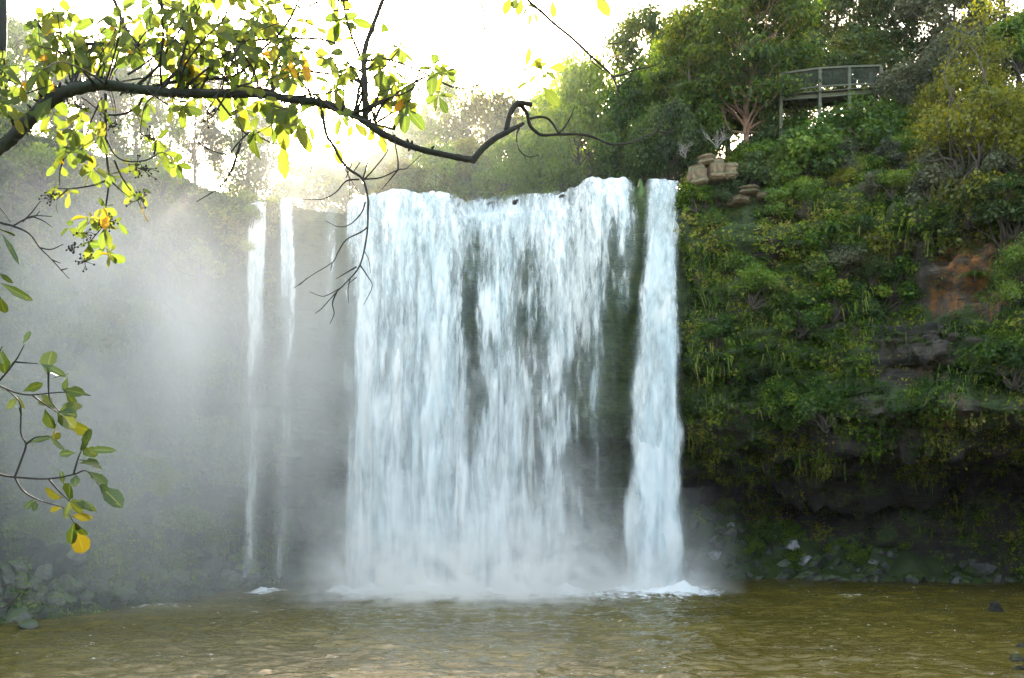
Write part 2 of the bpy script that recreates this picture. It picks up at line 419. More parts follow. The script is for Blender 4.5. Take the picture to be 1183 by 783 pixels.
# ------------------------------------------------------------------ pool
LANDY = 65.6
def foam_at(X, Y):
    a = np.exp(-((Y - 65.4 - 1.2 * np.sin(X * .9) * np.sin(X * .37)) / 2.6) ** 2) * sstep(-13.5, -11, X) * (1 - sstep(3.5, 6, X))
    b = np.exp(-(((X - 9.5) / 3.9) ** 2 + ((Y - 65.4) / 2.0) ** 2)) * 1.25
    c_ = np.exp(-(((X + 16.3) / 1.5) ** 2 + ((Y - 66) / 1.2) ** 2)) * .8
    d_ = np.exp(-(((X + 20.5) / 4.5) ** 2 + ((Y - 57 - (X + 20) * .2) / 1.1) ** 2)) * .42
    e_ = np.exp(-(((X - 21.5) / 3.2) ** 2 + ((Y - 62 - (X - 21) * .1) / .5) ** 2)) * .4
    f_ = np.exp(-(((X - 12.8) / 2.6) ** 2 + ((Y - 68.5 - (X - 12) * .45) / .45) ** 2)) * .45
    g_ = .44 * np.exp(-((Y - 62.3) / 2.6) ** 2) * sstep(-14, -9, X) * (1 - sstep(9, 14, X))
    return np.clip(np.maximum.reduce([g_, a, b, c_, d_, e_, f_]), 0, 1)
def pool_z(X, Y):
    f = foam_at(X, Y)
    p = np.stack([X.ravel(), Y.ravel(), X.ravel() * 0], 1)
    wv = fbm(p * np.array([.55, .95, 1]), 31, 3) * .16 + (.5 - np.abs(fbm(p * np.array([.55, 1.5, 1]), 41, 3))) * .20
    wv = wv + (.5 - np.abs(fbm(p * np.array([1.4, 3.7, 1]) + .4 * fbm(p * .5, 43, 2)[:, None], 42, 2))) * .075 * (.6 + .8 * sstep(-.3, .4, fbm(p * .12, 44, 2)))
    wv = wv.reshape(X.shape)
    ch = fbm(p * np.array([1.4, 1.4, 1]), 51, 3).reshape(X.shape)
    ring = .10 * np.sin((66 - Y) * 2.0 + 1.5 * fbm(p * .25, 52, 2).reshape(X.shape)) * np.exp(-np.abs(Y - 61) / 4.0) * sstep(-16, -8, X) * (1 - sstep(12, 18, X))
    return wv * (1 + 1.2 * f) + ring + np.maximum(f - .35, 0) * (.35 + .9 * np.maximum(ch, -.2))
xs = np.concatenate([np.linspace(-70, -33, 16), np.arange(-32, 40, .15), np.linspace(41, 75, 16)])
ys = np.concatenate([np.linspace(-8, 27, 30), np.arange(28, 70, .12), np.arange(70, 92, .35)])
V, Q = grid(xs, ys, pool_z)
m = NT('murky_pool_water')
p_ = m.pos()
fm = m.attr('foam')
c = m.ramp(m.noise(p_, .12, 3), [(.35, (0.060, 0.048, 0.007)), (.65, (0.095, 0.075, 0.012))])
pb = m.n('ShaderNodeBsdfPrincipled', i_Roughness=.025, i_IOR=1.36); m.l(c, pb.inputs['Base Color'])
wav = m.math('ADD', m.noise(m.vmul(p_, (1.2, 2.4, 1)), 1.6, 4, .6, dist=.6), m.math('MULTIPLY', m.noise(m.vmul(p_, (1, 1.8, 1)), 6.0, 3, .6, dist=.4), .35))
bp = m.n('ShaderNodeBump', i_Strength=1.0, i_Distance=.07); m.l(wav, bp.inputs['Height']); m.l(bp.outputs[0], pb.inputs['Normal'])
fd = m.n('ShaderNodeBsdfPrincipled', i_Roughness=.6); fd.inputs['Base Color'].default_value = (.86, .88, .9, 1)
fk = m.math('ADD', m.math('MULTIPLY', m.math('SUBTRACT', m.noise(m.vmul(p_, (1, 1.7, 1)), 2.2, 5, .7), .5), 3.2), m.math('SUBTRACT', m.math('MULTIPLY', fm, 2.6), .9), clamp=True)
glint_fleck = m.range(m.noise(m.vmul(p_, (1.5, 3.6, 1)), 2.0, 3, .6, dist=.8), .66, .71, 0, .6)  # white flecks painted in place of glints on the ripples
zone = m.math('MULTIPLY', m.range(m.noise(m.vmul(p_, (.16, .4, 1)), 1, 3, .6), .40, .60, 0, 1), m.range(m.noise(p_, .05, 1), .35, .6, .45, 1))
fk = m.math('MAXIMUM', fk, m.math('MULTIPLY', glint_fleck, zone))
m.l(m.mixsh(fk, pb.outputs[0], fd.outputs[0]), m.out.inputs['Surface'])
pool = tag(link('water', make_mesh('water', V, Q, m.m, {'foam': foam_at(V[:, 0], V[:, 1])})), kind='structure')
pool['label'] = 'rippled brown plunge pool below the falls'

# ------------------------------------------------------------------ falling water
def water_mat(name, gain=3.9, bias=0.85, top=.96):
    m = NT(name)
    uv = m.n('ShaderNodeUVMap').outputs[0]
    dens = m.attr('dens')
    rnd = m.attr('layer')
    cmb = m.n('ShaderNodeCombineXYZ'); sx = m.n('ShaderNodeSeparateXYZ'); m.l(uv, sx.inputs[0])
    m.l(sx.outputs[0], cmb.inputs[0]); m.l(sx.outputs[1], cmb.inputs[1]); m.l(rnd, cmb.inputs[2])
    v = cmb.outputs[0]
    nb = m.noise(m.vmul(v, (.75, .05, 7)), 1.0, 3, .55)
    nm = m.noise(m.vmul(v, (1.9, .26, 7)), 1.0, 3, .55, dist=.35)
    nf = m.noise(m.vmul(v, (5.5, 1.05, 7)), 1.0, 3, .6, dist=.5)
    low = m.range(m.attr('fallen'), .12, .8, 0, 1)
    puff = m.noise(m.vmul(v, (1.1, .42, 7)), 1.0, 4, .6, dist=.8)
    wf = m.math('SUBTRACT', .31, m.math('MULTIPLY', low, .24))
    s1 = m.math('ADD', m.math('ADD', m.math('MULTIPLY', nb, .36), m.math('MULTIPLY', nm, .34)), m.math('ADD', m.math('MULTIPLY', nf, wf), m.math('MULTIPLY', puff, m.math('MULTIPLY', low, .26))))
    s1 = m.math('SUBTRACT', s1, .03)
    a = m.math('ADD', m.math('MULTIPLY', m.math('SUBTRACT', s1, .5), gain), m.math('SUBTRACT', m.math('MULTIPLY', dens, 2.0), bias))
    veil_ = m.math('MULTIPLY', m.range(dens, .3, .9, 0, .22), m.range(nb, .35, .6, .5, 1.15))
    a = m.math('MULTIPLY', m.math('MAXIMUM', m.range(a, 0, 1, 0, 1), veil_), top)
    c = m.mix(m.range(s1, .4, .6, 0, 1), (.47, .54, .57), (.71, .705, .695))
    d = m.n('ShaderNodeBsdfDiffuse'); m.l(c, d.inputs[0])
    t = m.n('ShaderNodeBsdfTranslucent'); m.l(c, t.inputs[0])
    bp = m.n('ShaderNodeBump', i_Strength=.4, i_Distance=.3); m.l(s1, bp.inputs['Height'])
    m.l(bp.outputs[0], d.inputs['Normal'])
    tp = m.n('ShaderNodeBsdfTransparent')
    m.l(m.mixsh(a, tp.outputs[0], m.mixsh(.12, d.outputs[0], t.outputs[0])), m.out.inputs['Surface'])
    return m.m
M_FALL = water_mat('falling_white_water')
M_THIN = water_mat('thin_misty_water', gain=3.6, bias=1.15, top=.75)

_dx = np.array([394, 404, 420, 450, 480, 500, 518, 530, 545, 560, 580, 600, 615, 635, 655, 675, 690, 705, 720, 735, 745], float)
_dy = np.array([205, 228, 250, 300, 380, 450, 550, 690], float)
_dt = np.array([  # share of the view the water fills, by column and height
 [0, .7, .9, 1, 1, 1, .8, .6, .6, .7, .6, .6, .7, .7, .6, .8, 1, 1, .9, .2, .05],
 [0, .8, .95, 1, 1, 1, .85, .65, .7, .75, .65, .7, .75, .75, .7, .8, .95, .95, .9, .15, .05],
 [.1, .85, .95, 1, 1, 1, .95, .75, .85, .95, .95, .95, .9, .95, .85, .8, .85, .75, .75, .35, .1],
 [.2, .75, .95, .95, .9, 1, .9, .68, .56, .8, .85, .72, .70, .75, .75, .62, .64, .58, .6, .52, .3],
 [.25, .72, .88, .86, .9, 1, .9, .64, .52, .78, .82, .66, .60, .68, .68, .48, .54, .42, .36, .3, .2],
 [.3, .75, .88, .9, .9, 1, .9, .70, .58, .78, .82, .70, .66, .70, .66, .42, .54, .38, .25, .2, .12],
 [.3, .8, .92, .92, .92, 1, .9, .78, .68, .80, .80, .76, .70, .74, .62, .36, .52, .32, .2, .12, .05],
 [.4, .9, 1, 1, 1, 1, .95, .9, .85, .88, .88, .85, .85, .8, .62, .34, .45, .3, .2, .1, 0]])
_dt[3:, 13:19] += .06; _dt[:3, 18:20] += .22; _dt[2:, 7:9] += .06; _dt[3:7, 12:17] += .02
def bilin(px, py):
    i = np.clip(np.searchsorted(_dx, px) - 1, 0, len(_dx) - 2); j = np.clip(np.searchsorted(_dy, py) - 1, 0, len(_dy) - 2)
    px = px + 0.0
    u = np.clip((px - _dx[i]) / (_dx[i + 1] - _dx[i]), 0, 1); v = np.clip((py - _dy[j]) / (_dy[j + 1] - _dy[j]), 0, 1)
    return (_dt[j, i] * (1 - u) + _dt[j, i + 1] * u) * (1 - v) + (_dt[j + 1, i] * (1 - u) + _dt[j + 1, i + 1] * u) * v

def fall_sheet(xfun, x0, x1, nu, nv, v0, layer, dens_fn, seed, lump=.35, ybase=LIPY, stop=0.0, back=4.0, ztop=None, vary=1.0):
    """a sheet of water: over the lip, then falling free at v0 m/s. xfun(u0, z01) gives x from the lip position and the fraction fallen."""
    xl = np.linspace(x0, x1, nu)
    zl = lip_z(xl) if ztop is None else np.full(nu, ztop)
    lw = ledge_w(xl) if ztop is None else np.zeros(nu)
    nb = 10; nl = 12
    rows = []
    for k in range(nb):                                 # the stream behind the lip
        f = k / nb; rows.append((xl, ybase + 2.0 * lw + back * (1 - f), zl + .12 * (1 - f), np.zeros(nu), np.zeros(nu)))
    z_a = zl.copy()
    for k in range(nl):                                 # over the ledge, where there is one
        f = k / (nl - 1)
        drop = LEDGE * lw * (1.0 * sstep(0, .65, np.array(f)) * .82 + .18 * f)
        rows.append((xl, ybase + 2.0 * lw * (1 - f), z_a - drop, np.zeros(nu), f * lw * 1.7))
    z2 = z_a - LEDGE * lw
    T = np.sqrt(2 * (z2 - stop) / 9.81)
    for k in range(1, nv + 1):
        f = (k / nv)
        t = T * f
        z = z2 - .5 * 9.81 * t * t
        rows.append((xl, ybase - v0 * t, z, (z2 - z) / (z2 - stop), 1.7 * lw + (z2 - z)))
    X = np.array([xfun(r_[0], r_[3]) for r_ in rows]); Y = np.array([r_[1] for r_ in rows]); Z = np.array([r_[2] for r_ in rows])
    fallen = np.array([r_[3] for r_ in rows]); S = np.array([r_[4] for r_ in rows])
    shp = X.shape
    q = np.stack([np.broadcast_to(xl, shp).ravel() * .9, S.ravel() * .10, np.full(X.size, seed * 3.7)], 1)
    amp = (.12 + sstep(0, .3, fallen) * .9 + fallen * .4).ravel() * lump
    Y = Y - (fbm(q, seed, 3) * amp).reshape(shp)
    q2 = q * np.array([2.5, 3, 1])
    Y = Y - (fbm(q2, seed + 5, 3) * amp * .4).reshape(shp)
    X = X + (fbm(q2 * .7, seed + 9, 2) * amp * .35).reshape(shp)
    Z = Z + (vnoise(np.stack([np.broadcast_to(xl, shp).ravel() * 2.2, S.ravel() * .3, S.ravel() * 0], 1), seed + 3) * .2 * np.exp(-S.ravel() * .8)).reshape(shp)
    px = X / Y * F + CX; py = HZ - (Z - CAMZ) / Y * F
    D = dens_fn(px, py, np.broadcast_to(xl, shp), fallen)
    tau = np.sqrt(np.maximum(S, 0) + .6) * 4.2
    UV = np.stack([np.broadcast_to(xl, shp), tau * .9 + S * .25], -1).reshape(-1, 2)
    V = np.stack([X, Y, Z], -1).reshape(-1, 3)
    nr = shp[0]
    i = np.arange(nr - 1)[:, None] * nu; j = np.arange(nu - 1)[None]
    Q = np.stack([i + j, i + nu + j, i + nu + j + 1, i + j + 1], -1).reshape(-1, 4)
    D = D + vary * .20 * fbm(np.stack([np.broadcast_to(xl, shp).ravel() * 2.2, S.ravel() * .35, np.full(X.size, seed * 2.3)], 1), seed + 6, 2).reshape(shp) * sstep(.0, .1, fallen)
    D = D + vary * .28 * (fbm(np.stack([np.broadcast_to(xl, shp).ravel() * .55, S.ravel() * .13, np.full(X.size, seed * 1.3)], 1), seed + 2, 3)).reshape(shp) * sstep(.02, .15, fallen)
    return V, Q, UV, np.clip(D, 0, 1.1).ravel(), np.full(len(V), layer, float), fallen.ravel()

def sheet_obj(name, parent, mat, *a, **k):
    V, Q, UV, D, Lr, Fl = fall_sheet(*a, **k)
    loc = np.array(parent.location)
    return link(name, make_mesh(name, V - loc, Q, mat, {'dens': D, 'layer': Lr, 'fallen': Fl}, UV), parent)

ident = lambda x, f: x
main = thing('waterfall', 'broad white curtain waterfall spread across the middle of the cliff', 'waterfall', (-1.5, LANDY, 0))
def dmain(off): return lambda px, py, xl, f: np.clip(bilin(px, py) + off, 0, 1)
sheet_obj('water_sheet', main, M_FALL, ident, -11.6, 9.1, 210, 120, .75, .1, dmain(-.10), 11, lump=.5)
sheet_obj('water_sheet', main, M_FALL, ident, -11.6, 9.1, 210, 120, 1.1, .43, dmain(-.12), 23, lump=.6)
sheet_obj('spray_veil', main, M_FALL, ident, -11.6, 9.1, 210, 120, 1.45, .77, dmain(-.16), 37, lump=.7)

plume = thing('waterfall', 'narrow solid white plume of water at the falls\' edge beside the mossy cliff', 'waterfall', (9.6, LANDY, 0))
_pt = np.array([0, .1, .25, .5, .75, 1.0])
def plume_x(x, f):
    u = (x - 9.0) / 2.7
    l = np.interp(f, _pt, [8.75, 8.4, 7.95, 7.2, 6.7, 6.1]); r = np.interp(f, _pt, [11.9, 11.9, 11.85, 11.85, 12.0, 12.4])
    return l + (r - l) * u
def dplume(off):
    def fn(px, py, xl, f):
        u = (xl - 9.0) / 2.7
        e = sstep(0, .42, u) * (1 - sstep(.68, 1.0, u))
        return np.clip(.17 + .85 * e + off - .1 * sstep(.4, 1, f) * (1 - e), 0, 1)
    return fn
sheet_obj('water_sheet', plume, M_FALL, plume_x, 9.0, 11.7, 60, 120, .9, .2, dplume(-.02), 51, lump=.35)
sheet_obj('water_sheet', plume, M_FALL, plume_x, 9.0, 11.7, 60, 120, 1.25, .55, dplume(-.1), 63, lump=.45)
sheet_obj('spray_veil', plume, M_FALL, plume_x, 9.0, 11.7, 60, 120, 1.5, .91, dplume(-.22), 71, lump=.5)

def thin(name_label, x0, x1, spread, seed, dpk, stop, yb, dx=0.0):
    t = thing('waterfall', name_label, 'waterfall', ((x0 + x1) / 2, yb, 0))
    c0 = (x0 + x1) / 2
    def xf(x, f): return c0 + (x - c0) * (1 + spread * f) + dx * np.minimum(f * 6, 1)
    def dn(off):
        def fn(px, py, xl, f):
            u = np.abs(xl - c0) / ((x1 - x0) / 2)
            return np.clip(dpk * (1 - u ** 4) * (1 - .42 * sstep(.03, .5, f)) + off, 0, 1)
        return fn
    sheet_obj('water_sheet', t, M_FALL, xf, x0, x1, 26, 100, .7, .3, dn(0), seed, lump=.3, ybase=yb, stop=stop, vary=.4, ztop=float(lip_z(np.array(c0))))
    sheet_obj('spray_veil', t, M_THIN, xf, x0 - .4, x1 + .4, 26, 100, 1.1, .8, dn(-.05), seed + 4, lump=.4, ybase=yb, stop=stop, vary=.4, ztop=float(lip_z(np.array(c0))))
    return t
thin('thin white thread of falling water, the outermost one in the mist', -18.1, -16.7, .45, 81, 1.05, 1.0, 68.1, dx=.1)
thin('thin forked stream falling in the mist beside the outermost thread', -16.0, -14.9, .6, 91, 1.0, 1.0, 68.1, dx=.35)
thin('faint trickle falling in the mist just beside the broad curtain', -13.0, -11.9, .5, 101, .6, 0, 68.6)

# splash dome where the thin fall strikes a boulder
def splash_dome(c, r, h, parent):
    nu, nv = 40, 14
    a = np.linspace(0, 2 * np.pi, nu); f = np.linspace(0, 1, nv)
    A, Fv = np.meshgrid(a, f)
    rr = r * np.sin(Fv * np.pi / 2) ** .8; z = h * np.cos(Fv * np.pi / 2)
    V = np.stack([c[0] + np.cos(A) * rr, c[1] + np.sin(A) * rr, c[2] + z], -1).reshape(-1, 3)
    i = np.arange(nv - 1)[:, None] * nu; j = np.arange(nu - 1)[None]
    Q = np.stack([i + j, i + j + 1, i + nu + j + 1, i + nu + j], -1).reshape(-1, 4)
    D = (.62 - .2 * Fv).ravel()
    me = make_mesh('splash', V - np.array(parent.location), Q, M_THIN, {'dens': D, 'layer': np.full(len(V), .4), 'fallen': np.full(len(V), .3)}, np.stack([A.ravel() * r, Fv.ravel() * 4], 1))
    return link('splash', me, parent)
falls_thin = [o for o in COL.objects if o.name.startswith('waterfall') and 'thin' in o.get('label', '')]
splash_dome(at(320, 686, 66.5) * [1, 1, 0] + [0, 0, -.1], 2.0, 1.7, falls_thin[0])
splash_dome(at(268, 684, 67) * [1, 1, 0] + [0, 0, -.1], 1.0, 2.3, falls_thin[1])

# ------------------------------------------------------------------ where plants stand: the cliff surface as seen and as scattered on
bvh = BVHTree.FromPolygons([Vector(v) for v in CP], [tuple(int(k) for k in q) for q in CQ])
def hit(px, py):
    d = Vector(at(px, py, 1.0)) - Vector((0, 0, CAMZ)); d.normalize()
    l, n, i, dist = bvh.ray_cast(Vector((0, 0, CAMZ)), d)
    if l is None: return None, None
    if n.y > 0: n = -n
    return np.array(l), np.array(n)
def ground_z(x, y):
    l, n, i, d = bvh.ray_cast(Vector((x, y, 90)), Vector((0, 0, -1)))
    return l.z if l is not None else 30.0

# ------------------------------------------------------------------ tree and shrub kinds
def limb(g, a, b, r0, r1, bend=.15, sides=6):
    a = np.asarray(a, float); b = np.asarray(b, float); L = np.linalg.norm(b - a)
    mid1 = a + (b - a) * .35 + RNG.normal(size=3) * bend * L * .5; mid2 = a + (b - a) * .7 + RNG.normal(size=3) * bend * L * .5
    g.tube([a, mid1, mid2, b], [r0, r0 * .75 + r1 * .25, r0 * .4 + r1 * .6, r1], sides=sides, sub=3)
    return mid1, mid2

def clump(g, c, rad, n, size, flat=1.0, hang=0.0, tint0=.5, spread=.22):
    """leaf faces through an uneven ellipsoid, denser at its skin"""
    c = np.asarray(c, float); rad = np.asarray(rad, float)
    d = RNG.normal(size=(n, 3)); d /= np.linalg.norm(d, axis=1)[:, None]
    r = (RNG.random(n) ** .45)
    lump = 1 + .35 * fbm(d * 1.7 + c, 5, 2)
    P = c + d * (r * lump)[:, None] * rad
    P[:, 2] -= hang * r * RNG.random(n)
    N = d * .6 + RNG.normal(size=(n, 3)) * .55 + np.array([0, 0, .55 * flat]); N /= np.linalg.norm(N, axis=1)[:, None]
    L = size * (.6 + .8 * RNG.random(n)); Wd = L * (.45 + .3 * RNG.random(n))
    tint = np.clip(tint0 + RNG.normal(size=n) * spread, 0, 1)
    g.leaf_quads(P, N, L, Wd, tint)

def tree_bushy(seed, h=10.0, w=4.2, n=12500, size=.32, trunk=.28, mats=('broad', None), flatpads=False, crown0=.25, nclump=36):
    global RNG
    RNG = np.random.default_rng(seed)
    gt, gl = Geo(), Geo()
    lean = RNG.normal(size=2) * .05 * h
    top = np.array([lean[0], lean[1], h * .9])
    gt.tube([(0, 0, -.6), (lean[0] * .2, lean[1] * .2, h * .2), (lean[0] * .5, lean[1] * .5, h * .55), top], [trunk * 1.25, trunk, trunk * .6, trunk * .15], sides=9, sub=5, wob=.15)
    for k in range(nclump):
        f = crown0 + (1 - crown0) * ((k + .5) / nclump) ** .9
        a = k * 2.399 + RNG.normal() * .5
        prof = math.sin(math.pi * min(1, (f - crown0) / (1 - crown0) * .80 + .17)) ** .7
        rr = w * prof * (.35 + .65 * RNG.random() ** .5)
        c = np.array([lean[0] * f + math.cos(a) * rr, lean[1] * f + math.sin(a) * rr, h * f + RNG.normal() * .2])
        s0 = w * (.22 + .16 * RNG.random())
        base = np.array([lean[0] * f * .8, lean[1] * f * .8, max(h * .12, h * f - rr * .55 - .4)])
        limb(gt, base, c, trunk * .30 * (1.15 - f) + .03, .02, .14, 5)
        if flatpads:
            clump(gl, c, (s0 * 1.5, s0 * 1.5, s0 * .32), n // nclump, size, 1.6, .2, .45 + .12 * RNG.normal() + .15 * f)
        else:
            clump(gl, c, (s0 * 1.15, s0 * 1.15, s0 * .85), n // nclump, size, .8, .15, .42 + .13 * RNG.normal() + .15 * f)
    return gt, gl

KIND = {}
def kind(key, gt_gl, leafmat, barkmat):
    gt, gl = gt_gl
    KIND[key] = (gt.mesh('trunk', barkmat), gl.mesh('crown', leafmat, smooth=False))
kind('bushy0', tree_bushy(1), G['broad'], M_BARKD)
kind('bushy1', tree_bushy(2, w=3.6, nclump=30), G['broad'], M_BARKD)
kind('bushy2', tree_bushy(3, w=5.0, h=9.5, nclump=44, n=15000), G['broad'], M_BARKD)
kind('layer0', tree_bushy(4, h=14, w=5.0, n=30000, size=.30, trunk=.24, flatpads=True, crown0=.27, nclump=80), G['totara'], M_BARK)
kind('layer1', tree_bushy(5, h=13, w=4.4, n=22000, size=.30, trunk=.18, flatpads=True, crown0=.16, nclump=60), G['totara'], M_BARK)
kind('open0', tree_bushy(6, h=13, w=4.0, n=9500, size=.33, trunk=.22, crown0=.42, nclump=30), G['dark'], M_BARK)
kind('open1', tree_bushy(7, h=14, w=4.6, n=10000, size=.33, trunk=.24, crown0=.38, nclump=30), G['dark'], M_BARK)
def shrub(seed, n=4200, size=.17, w=1.5, h=2.0, flat=.8, nc=13):
    global RNG
    RNG = np.random.default_rng(seed)
    gt, gl = Geo(), Geo()
    for k in range(nc):
        a = k * 2.399 + RNG.normal() * .4; f = ((k + .5) / nc)
        rr = w * .8 * math.sqrt(f) * (.7 + .4 * RNG.random())
        c = np.array([math.cos(a) * rr, math.sin(a) * rr, h * (.30 + .6 * (1 - f) + .18 * RNG.normal())])
        s0 = w * (.30 + .16 * RNG.random())
        limb(gt, (RNG.normal() * .08, RNG.normal() * .08, -.4), c, .05, .012, .18, 5)
        clump(gl, c, (s0, s0, s0 * .75), n // nc, size, flat, .1, .45 + .16 * RNG.normal())
    return gt, gl
for k in range(4): kind('shrub%d' % k, shrub(20 + k, w=1.4 + .2 * k), G['broad'], M_BARKD)
for k in range(2): kind('fine%d' % k, shrub(30 + k, n=6500, size=.16, w=2.6, h=5.0, flat=.2, nc=26), G['yellow'], M_BARKD)
def fern(seed, n=11, L=1.5):
    global RNG
    RNG = np.random.default_rng(seed)
    gt, gl = Geo(), Geo()
    gt.tube([(0, 0, -.3), (0, 0, .02), (0, 0, .12)], [.07, .06, .03], 6, 2)
    for k in range(n):
        a = k / n * 6.283 + RNG.normal() * .2; l = L * (.7 + .5 * RNG.random())
        d = np.array([math.cos(a), math.sin(a), 0]); sd_ = np.array([-d[1], d[0], 0])
        pts = [d * l * t * .85 + np.array([0, 0, .1 + l * (.75 * t - 1.05 * t * t)]) for t in np.linspace(0, 1, 14)]
        for i in range(1, 14):
            t = i / 13; wd = .30 * l * math.sin(math.pi * min(1, t * .85 + .15)) * .75
            for sg in (-1, 1):
                b = pts[i]; tip = b + sd_ * sg * wd + d * wd * .25 - np.array([0, 0, wd * .25]); wv = (pts[i] - pts[i - 1]) * .42
                gl.add([b - wv, b + wv, tip + wv * .2, tip - wv * .2], [[0, 1, 2, 3]], a=np.clip(.5 + RNG.normal() * .2, 0, 1))
        gt.tube(pts, np.linspace(.014, .004, 14), 4, 1)
    return gt, gl
for k in range(2): kind('fern%d' % k, fern(40 + k), G['fern'], M_BARKD)

_sources = {}
def plant(key, name, label, cat, loc, scale, rotz=None, group=None, mat=None, tilt=0.0, bark=None):
    """A tree or shrub standing at loc: trunk and crown under one Empty; each kind is built once and copied."""
    global RNG
    rotz = random.random() * 6.283 if rotz is None else rotz
    t = thing(name, label, cat, tuple(float(v) for v in loc), group)
    t.rotation_euler = (random.gauss(0, tilt), random.gauss(0, tilt), rotz)
    t.scale = scale if isinstance(scale, (tuple, list)) else (scale,) * 3
    crown_name = 'fronds' if key.startswith('fern') else 'crown'
    stem_name = 'stem' if not key.startswith(('bushy', 'layer', 'open')) else 'trunk'
    if key not in _sources:
        a = link(stem_name, KIND[key][0], t); b = link(crown_name, KIND[key][1], t); _sources[key] = (a, b)
    else:
        a, b = (s.copy() for s in _sources[key])
        a.name = stem_name; b.name = crown_name
        for c_ in (a, b): COL.objects.link(c_); c_.parent = t
    b.material_slots[0].link = 'OBJECT'; b.material_slots[0].material = G[mat] if mat else KIND[key][1].materials[0]
    a.material_slots[0].link = 'OBJECT'; a.material_slots[0].material = bark or KIND[key][0].materials[0]
    return t

def tree_to(key, px, ytop, Y, wpx, name, label, cat='tree', mat=None, group=None, bark=None, native=None, zg=None):
    """Plant a tree at column px, distance Y, on the ground there, tall enough that its top shows at row ytop."""
    x = (px - CX) / F * Y; z0 = ground_z(x, Y) if zg is None else zg
    ztop = CAMZ + (HZ - ytop) / F * Y
    nh, nw = {'bushy0': (10, 4.6), 'bushy1': (10, 4.0), 'bushy2': (9.5, 5.5), 'layer0': (14, 6.2), 'layer1': (13, 5.4), 'open0': (13, 4.6), 'open1': (14, 5.2)}[key]
    sz = max(.25, (ztop - z0) / nh); sw = wpx / F * Y / 2 / nw
    return plant(key, name, label, cat, (x, Y, z0 - .1), (sw, sw, sz), mat=mat, group=group, bark=bark)

# trees beyond the lip, in the backlit haze
far = [
 ('bushy1', 445, 178, 92, 70, 'glow', 'low rounded tree in pale haze nearest the sun glare above the falls'),
 ('bushy0', 478, 140, 104, 90, 'glow', 'hazy grey green tree above the falls behind the long bough'),
 ('open1', 516, 100, 100, 62, 'glow', 'slim pointed tree rising above its neighbours in the haze over the falls'),
 ('bushy2', 566, 106, 98, 100, 'yellow', 'wide yellow green tree with a domed crown above the falls'),
 ('bushy1', 612, 140, 103, 80, 'glow', 'mid green tree between the domed yellow tree and the bright tree'),
 ('bushy0', 645, 112, 100, 90, 'glow', 'grey green tree above the falls behind the twig tips'),
 ('bushy2', 690, 72, 86, 95, 'glow', 'bright green tree catching sun above the falls'),
 ('bushy0', 668, 110, 84, 70, 'glow', 'smaller bright green tree beside the tallest bright one'),
 ('open0', 748, 5, 88, 80, 'dark', 'tall dark grey green tree behind the bright tree'),
 ('bushy1', 735, 95, 80, 70, 'broad', 'dark dense tree in shade at the edge of the river gap'),
 ('bushy1', 775, 60, 82, 80, 'glow', 'shaded tree filling the gap beside the layered conifer'),
 ('bushy2', 500, 176, 84, 80, 'glow', 'pale rounded bush on the bank just above the falls'),
 ('bushy1', 545, 168, 83, 60, 'yellow', 'small pale yellow bush above the middle of the falls'),
 ('bushy0', 585, 165, 82, 62, 'glow', 'small light green bush above the falls under the bent bough'),
 ('bushy2', 628, 160, 82, 66, 'glow', 'round bush above the falls below the twig tips'),
 ('bushy1', 465, 188, 82, 55, 'yellow', 'low glowing bush at the sunlit end of the lip'),
 ('bushy0', 360, 192, 90, 80, 'glow', 'washed out tree directly under the sun glare'),
 ('bushy1', 405, 190, 88, 60, 'glow', 'faint low tree in the glare beside the falls'),
]
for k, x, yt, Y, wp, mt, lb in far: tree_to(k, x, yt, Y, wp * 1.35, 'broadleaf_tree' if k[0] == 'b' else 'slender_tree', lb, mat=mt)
# the misty hillside on the other side
left = [
 ('bushy0', 30, 28, 66, 110, 'bright', 'pale green tree on the misty rim, outermost of its row'),
 ('bushy1', 95, 70, 68, 90, 'grey', 'ghostly tree on the misty rim beside the outermost pale one'),
 ('bushy2', 160, 84, 74, 110, 'broad', 'ghostly tree on the misty rim above the bleached dead shrub'),
 ('open1', 225, 70, 80, 90, 'grey', 'tall thin tree fading into mist behind the leafy bough'),
 ('bushy0', 285, 130, 84, 90, 'broad', 'faint tree in mist above the thin twin falls'),
]
for k, x, yt, Y, wp, mt, lb in left: tree_to(k, x, yt, Y, wp, 'broadleaf_tree' if k[0] == 'b' else 'slender_tree', lb, mat=mt)
